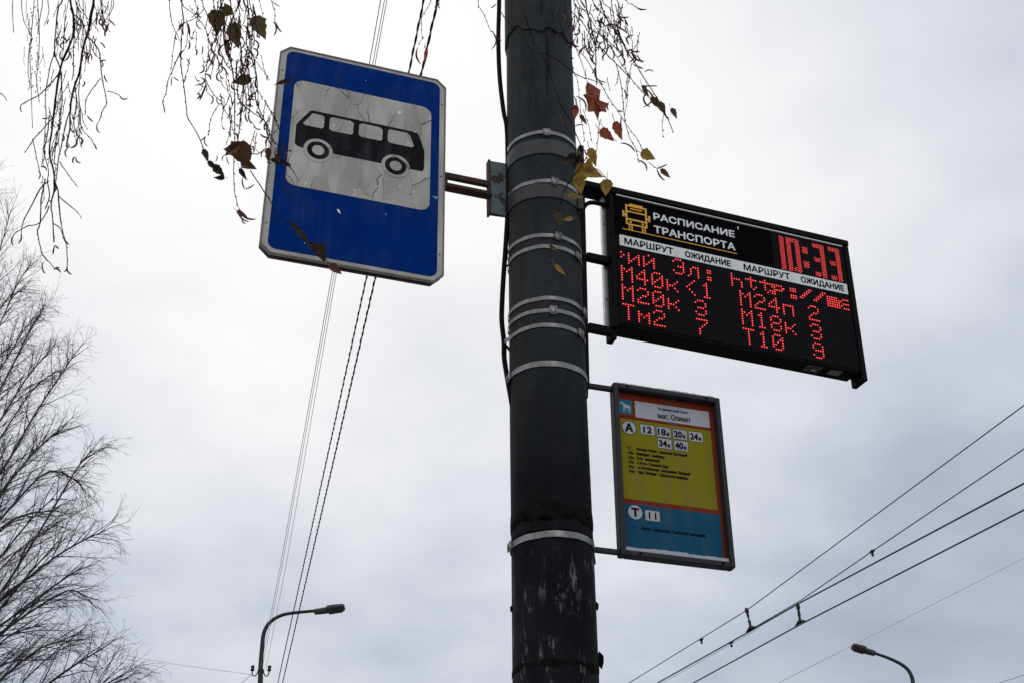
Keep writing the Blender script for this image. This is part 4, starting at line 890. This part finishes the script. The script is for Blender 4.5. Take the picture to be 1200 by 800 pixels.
class Hang:
    """one hanging branch of the birch: twigs as one mesh, every catkin and leaf a sub-part"""
    def __init__(s, depth, top, seed, label, scale=1.0, thick=1.4):
        s.d = depth; s.rg = random.Random(seed); s.mb = MB(); s.top = top; s.cat = []; s.lv = []; s.label = label; s.k = scale; s.th = thick
    def pt(s, x, y, dz=0.0): return at_y(x, y, s.d + dz)
    def twig(s, px, r0=1.5, r1=0.8, dz=None, up=True, bud=True, hair=0):
        """px trace of a twig (pixels at the branch's distance); r in mm"""
        rg = s.rg; dz = rg.uniform(-.10, .10) * s.k if dz is None else dz
        if up and px[0][1] <= 6:
            x0, y0 = px[0]; tx = s.top
            px = [(x0 + (tx - x0) * .9, -175), (x0 + (tx - x0) * .45 + rg.uniform(-4, 4), -100), (x0 + (tx - x0) * .12, -40)] + list(px)
        P = [s.pt(x, y, dz + rg.uniform(-.008, .008) * i) for i, (x, y) in enumerate(px)]
        S = sm3(P); n = len(S)
        # slight kinks at the nodes
        S = [p + Vector((rg.uniform(-1, 1), rg.uniform(-1, 1), rg.uniform(-1, 1))) * 0.0009 for p in S]
        s.mb.tube(S, [(r0 + (r1 - r0) * i / n) * s.th / 1000 * rg.uniform(.85, 1.2) for i in range(n)], 5)
        if bud:
            acc = 0; nxt = rg.uniform(.012, .03)
            for a, b in zip(S, S[1:]):
                acc += (b - a).length
                if acc > nxt:
                    acc = 0; nxt = rg.uniform(.016, .036)
                    d = (b - a).normalized(); sd_ = d.cross(Vector((rg.gauss(0, 1), rg.gauss(0, 1), rg.gauss(0, 1)))).normalized()
                    e = b + d * .005 + sd_ * rg.uniform(.003, .006)
                    s.mb.tube([b - d * .001, b + d * .0015 + sd_ * .0012, e], [.0012, .0022, .0004], 4)
        return dz
    def catkin(s, a, b, bend=0.15, r=1.9, dz=0.0):
        s.cat.append((a, b, bend, r, dz))
    def leaf(s, x, y, length, width, angle, kind, dz=0.0, lab=None, tilt=None): s.lv.append((x, y, length, width, angle, kind, dz, lab, tilt))
    def fuzz(s, n, x0, x1, y0, y1, lx=10, ly=30, cats=0.35, r=0.9):
        """extra small twigs inside a dense part of the branch"""
        rg = s.rg
        for _ in range(n):
            x = rg.uniform(x0, x1); y = y0 + (y1 - y0) * rg.random() ** 1.3; L_ = rg.uniform(.4, 1) * ly; sx = rg.uniform(-lx, lx)
            P = [(x, y), (x + sx * .3, y + L_ * .35), (x + sx * .6 + rg.uniform(-2, 2), y + L_ * .7), (x + sx, y + L_)]
            dz = s.twig(P, r, .5, up=False)
            if rg.random() < cats and len(s.cat) < 125:
                e = P[-1]; s.catkin(e, (e[0] + rg.uniform(-7, 7), e[1] + rg.uniform(6, 13)), rg.uniform(-.3, .3), rg.uniform(1.4, 2.0), dz)
    def done(s):
        br = s.mb.build('hanging_branch', m_bark, birch, world=True, label=s.label)
        for a, b, bend, r, dz in s.cat:
            A, B = s.pt(*a, dz), s.pt(*b, dz + s.rg.uniform(-.012, .012)); d = B - A; perp = R @ Vector((0, 0, 1)); q = d.cross(perp).normalized()
            n = 7; P = [A + d * t + q * (4 * t * (1 - t) * bend * d.length) for t in np.linspace(0, 1, n)]
            k = s.d / 3.0
            rr = [r * 1.5 * k * f / 1000 * s.rg.uniform(.88, 1.12) for f in (.35, .85, 1, 1.05, 1, .85, .35)]
            MB().tube(P, rr, 6).build('catkin', m_catkin, br, world=True, smooth=True)
        Rc = R
        for x, y, ln_, wd, an, kind, dz, lab, tilt in s.lv:
            rg = s.rg; pxm = s.d / (F * 0.76)
            Ln, Wd = ln_ * pxm, wd * pxm
            # outline of a birch leaf: pointed, toothed; folded along the midrib
            half = [(0, 0), (.06, .28), (.16, .43), (.28, .50), (.40, .47), (.52, .40), (.64, .30), (.76, .20), (.88, .09), (1.0, 0)]
            tk = [1 + (.10 if i % 2 else -.06) * 1 for i in range(len(half))]
            fold = rg.uniform(.2, .75); curl = rg.uniform(-.45, .45); tw_ = rg.uniform(-.5, .5)
            vs = []; nmid = len(half)
            for (t, w_) in half: vs.append(Vector((0, t * Ln, curl * Ln * t * t)))
            for sg in (-1, 1):
                for i, (t, w_) in enumerate(half):
                    w2 = w_ * Wd * tk[i] * rg.uniform(.9, 1.08)
                    vs.append(Vector((sg * w2 * math.cos(fold), t * Ln - .02 * Ln * (i % 2), curl * Ln * t * t + w2 * math.sin(fold) + tw_ * sg * w2 * t)))
            fs = []
            for sg, o_ in ((0, nmid), (1, 2 * nmid)):
                for i in range(nmid - 1):
                    f = (i, i + 1, o_ + i + 1, o_ + i); fs.append(f if sg else f[::-1])
            # stalk
            ti = tilt if tilt is not None else rg.uniform(-.5, .5)
            rot = Matrix.Rotation(rad(an), 3, 'Z') @ Matrix.Rotation(ti, 3, 'Y') @ Matrix.Rotation(rg.uniform(-.35, .35), 3, 'X')
            c = s.pt(x, y, dz)
            # local x,y -> image right/down, z -> towards the camera; leaf points down at angle 0, its middle at (x, y)
            W3 = [c + Rc @ (rot @ Vector((v.x, v.y - Ln * .5, 0)) + Vector((0, 0, -v.z))) for v in vs]
            mb = MB(); mb.add(W3, fs)
            st0 = W3[0]; dd = (W3[0] - W3[1]).normalized(); mb.tube([st0, st0 + dd * Ln * .18, st0 + dd * Ln * .3 + Vector((0, 0, Ln * .12))], Ln * .018, 4)
            mb.build('leaf', m_leafs[kind], br, world=True, label=lab)
        return br
HS = []
# --- left bunch
h = Hang(3.7, 95, 1, 'bunch of bare twigs hanging at the upper left', thick=1.7); HS.append(h)
T_ = h.twig
T_([(82,0),(86,18),(86,40),(83,50),(75,68),(70,84),(66,110),(63,135),(60,160),(58,180),(63,200),(64,215),(63,225),(60,240),(62,260),(63,284)], 3.2, 1.2)
T_([(110,0),(106,20),(104,35),(99,50),(96,65),(93,85),(88,100),(84,115),(82,135),(82,150),(79,165),(78,173)], 3.6, 1.4)
T_([(73,0),(68,10),(65,40),(64,62),(70,80),(72,95),(73,118),(70,140),(66,165),(63,190)], 1.8, 1.0)
T_([(64,62),(58,82),(54,105),(53,120),(54,135),(52,165),(49,195)], 1.2, .8, up=False)
T_([(70,85),(58,100),(45,112),(30,120),(24,125),(25,132)], 1.5, .8, up=False)
T_([(105,45),(115,58),(118,75),(120,95),(125,120),(121,128),(117,140),(114,146)], 1.6, .8, up=False)
T_([(125,107),(133,109),(140,112)], 1.0, .8, up=False)
T_([(96,70),(92,110),(94,130),(95,150),(107,163),(109,168)], 1.3, .8, up=False)
T_([(118,92),(108,105),(101,117),(100,135)], 1.2, .8, up=False)
T_([(88,100),(90,125),(86,145),(92,160)], 1.2, .8, up=False)
T_([(60,140),(50,152),(40,163),(30,178)], 1.3, .8, up=False)
T_([(38,163),(43,185),(46,200)], 1.1, .8, up=False)
T_([(58,135),(55,160),(52,180),(57,200),(55,213)], 1.3, .9, up=False)
T_([(70,190),(80,205),(91,219)], 1.2, .6, up=False)
T_([(82,130),(76,150),(72,170),(68,190),(66,212)], 1.4, 1.0, up=False)
T_([(57,212),(47,222),(35,245),(27,260),(25,275)], 1.5, .9, up=False)
T_([(53,210),(48,235),(47,262),(44,270),(46,285),(50,300)], 1.5, .9, up=False)
T_([(58,242),(46,262),(33,265),(20,272),(16,276)], 1.4, .8, up=False)
T_([(62,262),(71,268),(74,278)], 1.3, .8, up=False)
T_([(64,213),(68,225),(70,250),(72,265),(78,290),(79,310)], 1.6, .8, up=False)
T_([(50,299),(58,308),(64,315)], 1.2, .8, up=False)
T_([(68,230),(80,240),(90,248),(95,255)], 1.2, .6, up=False)
T_([(55,213),(58,230),(53,245),(57,235),(60,240)], 1.2, .9, up=False)
T_([(118,0),(121,12),(118,24),(126,22)], 1.2, .8); T_([(131,0),(129,12),(125,22)], 1.1, .8); T_([(92,0),(96,12),(103,22),(112,32),(115,38)], 1.2, .8)
T_([(80,0),(76,25),(75,50),(72,75)], 1.0, .7); T_([(97,0),(98,20),(93,38),(88,50),(84,58)], 1.3, .8)
T_([(84,15),(92,22),(99,30),(106,28)], 1.5, .9, up=False); T_([(113,45),(109,60),(117,70)], 1.1, .7, up=False)
for a, b in (((45,200),(45,211)),((48,196),(55,201)),((57,23),(55,29)),((125,23),(135,31)),((124,24),(121,33)),((117,50),(123,57)),((118,72),(124,71)),((118,72),(118,80)),((103,62),(107,71)),((99,64),(97,72)),((122,88),(126,97)),((109,168),(113,176)),
             ((140,112),(150,115)),((102,136),(109,143)),((114,146),(117,156)),((88,184),(86,192)),((89,184),(95,191)),((25,275),(21,286)),((16,276),(16,288)),((50,308),(53,321)),((74,278),(81,287)),((78,312),(75,319)),((79,311),(84,322)),
             ((64,288),(62,299)),((64,288),(69,292)),((64,315),(71,320)),((64,316),(70,314)),((79,60),(83,70)),((49,139),(57,138)),((93,150),(96,158)),((91,152),(90,161)),((72,158),(74,166)),((98,95),(96,102)),((83,150),(88,156)),((79,165),(81,173)),((94,158),(91,170)),((63,190),(67,193))):
    h.catkin(a, b, random.uniform(-.25, .25), 1.5, 0)
h.fuzz(38, 66, 118, 0, 60, 9, 30, .5); h.fuzz(26, 56, 98, 80, 160, 10, 34, .25); h.fuzz(14, 112, 134, 0, 30, 6, 18, .5); h.fuzz(12, 50, 70, 150, 215, 6, 28, .15)
# --- farther thin bunch beside it
h = Hang(6.8, 40, 2, 'thinner paler twigs hanging farther back at the top left', 2); HS.append(h); T_ = h.twig
for P in ([(40,0),(37,35),(35,60),(36,90),(37,120),(38,150)], [(44,0),(46,40),(45,70),(43,95),(46,120)], [(15,0),(15,20),(16,38)], [(25,0),(28,25),(35,38),(37,50)], [(38,45),(34,60),(33,85),(35,100),(33,106)], [(88,30),(86,60),(86,85),(84,95)], [(50,0),(47,20),(44,40)], [(56,0),(57,15),(52,30)], [(133,0),(131,12),(128,18)], [(120,0),(116,14),(119,24)], [(88,0),(91,8),(96,16)], [(82,10),(90,30),(92,60)], [(-6,108),(3,111),(8,118)]):
    T_(P, 2.6, 1.6)
for x, y0, y1 in ((36, 10, 108), (44, 8, 92), (45, 85, 118), (86, 55, 92)):
    for q in range(int((y1 - y0) / 4.5)):
        yy = y0 + q * 4.5 + h.rg.uniform(-1, 1); xx = x + h.rg.uniform(-3, 3)
        h.mb.tube([h.pt(xx, yy), h.pt(xx + h.rg.uniform(-2, 2), yy + h.rg.uniform(1.5, 4))], [.0038, .0022], 4)
h.fuzz(9, 28, 52, 0, 90, 5, 26, 0, 1.6)
# --- middle bunch, left of the blue sign
h = Hang(2.75, 262, 3, 'dense twigs with catkins and withered leaves beside the blue sign'); HS.append(h); T_ = h.twig
for P, a, b in (([(213,0),(215,25),(213,40),(212,60),(213,85),(217,110),(219,135),(222,142),(232,158),(239,176)], 1.4, .9), ([(199,0),(201,25),(206,38),(212,50)], 1.0, .7), ([(206,40),(203,58),(201,80)], .9, .6), ([(211,62),(203,80),(197,95),(194,110),(190,120)], 1.0, .7),
    ([(213,2),(225,15),(240,33),(247,55),(252,65),(260,77),(268,90)], 1.1, .7), ([(237,0),(243,20),(241,35),(248,58),(243,70),(242,80),(240,92)], 1.0, .7), ([(258,0),(262,20),(262,40),(265,60),(272,80),(275,110),(275,140),(275,170)], 2.4, 1.0),
    ([(270,0),(275,25),(280,40),(284,70),(286,100),(283,130),(279,165)], 1.6, .9), ([(290,0),(291,20),(289,40),(290,58),(298,68),(299,80),(302,100),(299,115),(309,140),(318,160),(326,172),(335,185)], 1.3, 1.0), ([(290,55),(300,72),(310,85),(316,95)], .8, .5),
    ([(318,0),(322,14),(322,26)], .9, .7), ([(258,90),(262,103),(278,111)], .8, .5), ([(240,92),(244,100),(251,112),(260,120),(256,123),(247,140),(245,158)], .9, .6), ([(274,180),(274,215),(277,235),(279,243)], 1.0, .7),
    ([(293,200),(305,218),(318,238),(325,250),(340,262),(352,278),(372,295),(395,318)], 1.1, .8), ([(280,120),(297,133),(310,142),(318,156)], 1.0, .7), ([(258,110),(262,127),(273,143),(283,153)], .9, .6), ([(272,135),(269,155),(265,170)], .8, .5),
    ([(310,118),(322,140),(330,160),(336,178)], 1.0, .8), ([(304,0),(308,20),(302,26)], .7, .6), ([(262,0),(252,25),(255,50),(262,68),(268,80),(279,88)], 1.3, .8), ([(281,0),(272,22),(282,42),(292,60),(288,76)], 1.3, .7), ([(250,0),(254,14),(262,28)], 1.2, .8),
    ([(240,10),(233,18),(224,24),(215,28)], .9, .8), ([(285,0),(292,12),(289,22),(300,22)], 1.3, .8), ([(229,0),(231,12),(226,20)], .9, .6), ([(277,170),(282,190),(285,205)], .9, .6), ([(306,65),(309,80),(314,95)], .7, .5)):
    T_(P, a, b, up=(P[0][1] <= 6))
for a, b, r in (((215,27),(209,36),2.3),((219,27),(222,42),2.5),((222,42),(228,46),1.2),((231,12),(237,20),1.3),((202,90),(201,101),1.3),((203,90),(210,95),1.2),((190,119),(193,133),1.3),((241,90),(228,100),1.4),((235,91),(241,99),1.5),((242,98),(234,118),2.2),((218,69),(223,77),1.2),
    ((237,54),(236,65),1.4),((255,113),(258,123),1.2),((256,113),(263,118),1.1),((257,78),(266,88),1.4),((260,78),(257,86),1.2),((321,26),(321,42),1.8),((323,26),(330,38),1.8),((319,2),(328,8),1.1),((287,75),(286,86),2.2),((241,160),(235,165),1.2),((241,160),(244,172),1.3),
    ((280,244),(300,257),1.9),((279,246),(292,260),1.7),((284,256),(288,262),1.4),((287,122),(297,125),1.4),((292,133),(297,145),1.4),((297,145),(306,152),1.3),((305,157),(316,161),1.8),((315,161),(313,172),1.4),((277,86),(280,98),1.9),((262,52),(262,68),2.4),((285,30),(289,42),1.8),
    ((271,80),(273,92),1.6),((263,182),(261,189),1.0),((266,183),(269,193),1.1),((284,208),(287,222),1.5),((287,222),(298,216),1.2),((283,198),(288,207),1.2),((254,182),(252,190),1.0),((290,10),(296,16),1.5),((268,40),(272,54),1.6),((312,190),(318,192),1.3)):
    h.catkin(a, b, random.uniform(-.25, .25), r)
for a in ((254,27,30,24,10,'olive'),(265,15,18,20,60,'olive'),(278,45,36,26,-15,'olive'),(305,33,30,22,-25,'olive'),(282,95,26,14,80,'olive'),(279,178,34,27,95,'brown'),(272,177,22,20,60,'brown'),(293,195,20,15,-70,'brown'),(315,183,18,11,5,'brown'),(330,97,22,6,75,'dark'),
          (242,183,18,8,-20,'dark'),(250,195,16,8,-50,'dark'),(257,201,18,10,-45,'dark'),(257,209,12,6,90,'dark'),(285,252,18,6,-55,'dark'),(347,268,14,6,-40,'dark'),(355,277,18,8,-40,'dark'),(370,291,20,11,-50,'dark'),(377,297,22,15,-20,'dark'),(394,316,18,10,-50,'brown'),
          (330,190,24,7,-70,'dark'),(325,187,18,6,20,'dark'),(336,193,18,6,-50,'dark'),(285,205,16,6,-30,'dark'),(266,57,22,8,0,'dark')):
    h.leaf(*a, dz=random.uniform(-.03, .03))
h.fuzz(60, 248, 300, 0, 72, 10, 30, .55, 1.2); h.fuzz(10, 205, 250, 20, 110, 8, 22, .6, .8); h.fuzz(10, 296, 322, 90, 170, 8, 20, .6, .8); h.fuzz(30, 262, 300, 55, 130, 9, 34, .35, .9); h.fuzz(6, 200, 245, 0, 40, 8, 26, .3, .8); h.fuzz(5, 300, 330, 130, 175, 8, 18, .5, .8); h.fuzz(5, 318, 338, 168, 186, 8, 12, .3, .9)
# --- single twigs above the sign
h = Hang(2.9, 505, 4, 'two short twigs with a catkin and one leaf above the blue sign'); HS.append(h); T_ = h.twig
T_([(505,0),(499,12),(494,22),(494,35),(495,46)], .9, .6); T_([(495,46),(490,53)], .6, .5, up=False); T_([(512,0),(513,6)], .8, .6); T_([(515,0),(514,7)], .7, .6); T_([(498,50),(498,56)], .5, .4, up=False)
for a, b, r in (((489.5,56),(493,75),1.9),((512,5),(510,10),1.4),((514,5),(516,10),1.3)): h.catkin(a, b, -.12, r)
h.leaf(499, 67, 20, 9, -3, 'rust', tilt=.9)
# --- right bunch in front of and right of the pole
h = Hang(3.05, 690, 5, 'twigs with catkins and yellow and rust leaves right of the pole top'); HS.append(h); T_ = h.twig
for P, a, b in (([(607,0),(615,18),(620,35),(625,48),(634,62)], 1.7, 1.3), ([(634,62),(640,75),(648,95),(655,118),(662,132),(670,145),(678,165),(688,182)], 1.4, 1.0), ([(634,62),(650,68),(668,82),(680,90),(694,94),(706,100)], 1.4, .7), ([(560,0),(568,18),(574,35),(577,38)], .9, .7), ([(586,12),(592,22),(603,34),(615,46)], 1.1, .6),
    ([(668,0),(670,14),(683,27),(696,50),(699,60)], 1.2, .8), ([(686,0),(692,28),(695,40),(698,55),(698,80),(699,100)], 2.4, 1.1), ([(703,0),(710,20),(716,30),(727,45),(734,60),(745,75),(752,88),(760,100),(770,115),(775,125),(782,138),(789,155)], 1.9, .8),
    ([(695,36),(710,46),(723,58),(730,68),(734,85)], 1.1, .7), ([(699,56),(706,58),(713,66),(722,75),(735,88),(748,102),(757,112)], 1.4, .8), ([(668,50),(686,68),(700,92),(708,105),(715,118),(724,130),(735,148),(748,165),(753,177)], 1.1, .7),
    ([(722,76),(727,95),(730,120),(732,140),(738,162),(746,177),(748,190)], 1.0, .6), ([(740,75),(736,95),(735,118),(732,135)], .8, .6), ([(668,50),(670,68),(672,85),(677,95),(680,130),(685,165)], .8, .6), ([(704,140),(702,150),(700,168),(698,182)], .8, .6), ([(674,53),(681,72),(687,92)], .9, .6),
    ([(760,190),(765,194),(770,198)], .8, .6), ([(734,0),(740,5),(745,8)], .8, .6), ([(778,132),(776,148),(777,160)], .7, .5), ([(676,0),(688,16),(700,36),(705,42),(722,66),(740,92)], 1.0, .6), ([(716,0),(718,15),(722,30),(731,52),(736,60)], 1.3, .8), ([(694,0),(704,14),(712,24),(716,34)], 1.5, .9),
    ([(706,0),(712,8),(720,15)], 1.2, .8), ([(672,0),(678,10),(690,14),(698,26)], 1.2, .8), ([(700,140),(712,155),(722,165)], .7, .5), ([(688,185),(680,195),(668,212),(661,226),(656,240)], 1.1, .8), ([(656,240),(653,262),(648,280),(645,300),(643,312)], .7, .5), ([(684,195),(666,214),(654,232),(642,240)], .5, .4),
    ([(700,198),(708,206),(716,214)], .8, .5), ([(683,128),(690,148),(694,168)], .6, .4), ([(748,60),(738,62)], .8, .6), ([(637,120),(648,132),(660,138)], .7, .5), ([(618,55),(625,60),(632,63)], .8, .6), ([(624,62),(630,75),(629,88)], .7, .5)):
    T_(P, a, b, up=(P[0][1] <= 6))
for a, b, r, bd in (((577,38),(576,58),1.6,.2),((578,38),(588,48),1.6,-.1),((582,5),(575,10),1.3,0),((673,113),(661,127),1.8,.45),((675,113),(686,131),1.7,.2),((698,80),(711,97),1.8,-.25),((697,25),(709,32),2.0,.2),((709,32),(721,30),2.0,.2),((722,17),(737,20),1.9,-.15),((723,18),(731,26),1.9,0),((722,30),(734,38),1.8,0),((737,58),(750,61),1.8,-.1),
    ((740,61),(755,72),2.0,-.2),((738,62),(741,75),1.9,.3),((742,76),(754,81),1.7,0),((755,85),(766,84),1.3,.2),((751,101),(771,101),1.6,0),((755,103),(754,126),1.8,.35),((758,108),(762,126),1.9,-.25),((712,50),(710,64),1.7,.05),((714,52),(718,57),1.7,0),((706,45),(713,47),1.7,0),((727,168),(744,178),1.7,.15),((713,120),(713,130),1.6,-.1),((723,130),(730,131),1.6,0),
    ((728,137),(727,150),1.5,0),((677,14),(684,22),1.9,0),((745,8),(758,11),1.8,-.15),((748,188),(758,201),1.6,.2),((770,198),(782,193),1.4,0),((770,198),(779,212),1.7,-.1),((777,122),(784,141),2.0,-.1),((705,22),(706,33),1.9,-.2),((680,0),(686,10),1.8,0),((725,24),(724,32),1.5,0),((733,44),(737,53),1.7,0),((697,80),(694,87),1.4,0),((674,148),(684,147),1.3,.1),
    ((655,134),(659,151),1.4,.1),((655,8),(652,14),1.3,0),((696,4),(701,14),1.7,0),((660,16),(664,26),1.6,0),((668,180),(676,192),2.2,0),((678,178),(684,190),2.0,.1),((672,186),(684,184),2.0,0)):
    h.catkin(a, b, bd, r)
for a in ((712,159,22,13,-50,'rust'),(725,154,24,11,-22,'rust'),(674,133,20,9,10,'rust'),(684,141,16,6,-35,'brown'),(769,122,20,11,-40,'brown'),(776,128,18,10,-25,'olive'),(790,134,15,11,-30,'olive'),(760,183,20,14,-70,'yellow'),(780,204,16,7,-45,'brown'),(695,185,24,14,-20,'yellow'),
          (681,203,24,20,50,'yellow'),(695,204,26,19,-60,'yellow'),(689,197,22,9,5,'yellow'),(679,219,20,16,-10,'yellow'),(710,221,20,17,0,'yellow'),(675,231,18,7,-75,'yellow'),(655,257,16,11,0,'olive'),(665,257,13,7,80,'yellow'),(657,317,18,6,-45,'yellow'),(650,292,15,5,-60,'olive'),(668,186,16,12,80,'dark'),(676,190,16,10,30,'dark'),(661,190,12,9,70,'dark'),(757,108,18,6,-30,'brown')):
    h.leaf(*a, dz=random.uniform(-.03, .03) + (.18 if a[1] > 240 else 0))
h.fuzz(46, 668, 732, 0, 45, 10, 26, .7, 1.1); h.fuzz(16, 690, 752, 30, 95, 9, 24, .8, .8); h.fuzz(7, 640, 668, 0, 30, 8, 24, .2, .9); h.fuzz(7, 664, 686, 178, 192, 8, 12, .0, .8)
for h in HS: h.done()
# boughs that carry the hanging branches, above the frame
for hx, hd in ((95, 3.7), (40, 6.8), (262, 2.75), (505, 2.9), (690, 3.05)):
    e = at_y(hx, -185, hd); s0 = TB + Vector((.1, .15, 6.0 if hd < 4 else 7.5)); mid = s0.lerp(e, .5) + Vector((0, 0, 1.3)); q = s0.lerp(e, .82) + Vector((0, 0, .95))
    MB().tube(sm3([s0, mid, q, e + Vector((0, 0, .25)), e]), [.045, .040, .034, .028, .022, .018, .014, .011, .009, .006, .005, .004, .003], 7).build('bough', m_bark, birch, world=True, smooth=True)
# maple leaf caught among the twigs
mp_ = [(688, 96), (695, 100), (704, 106), (703, 112), (702.5, 118), (708, 120), (714, 122), (710, 127), (711, 132), (705, 131), (702.5, 132), (701, 141), (698.5, 137), (696, 131), (692, 131.5), (688.5, 131), (688.5, 123), (687, 117), (683, 111.5), (687, 110), (686, 103)]
c = at_y(696, 118, 3.0); n = len(mp_)
vs = [c + Vector((0, -.010, 0))] + [at_y(x, y, 3.0 + .012 * math.sin(i * 1.3) + .0012 * abs(x - 696)) for i, (x, y) in enumerate(mp_)]
mb = MB(); mb.add(vs, [(0, 1 + i, 1 + (i + 1) % n) for i in range(n)])
mb.tube([vs[1], vs[1] + R @ Vector((-.006, -.02, 0)), vs[1] + R @ Vector((-.004, -.04, 0))], .0009, 4)
mb.build('maple_leaf', m_leafs['rust'], world=True, label='large rust red lobed leaf caught in the twigs right of the pole', cat='leaf')
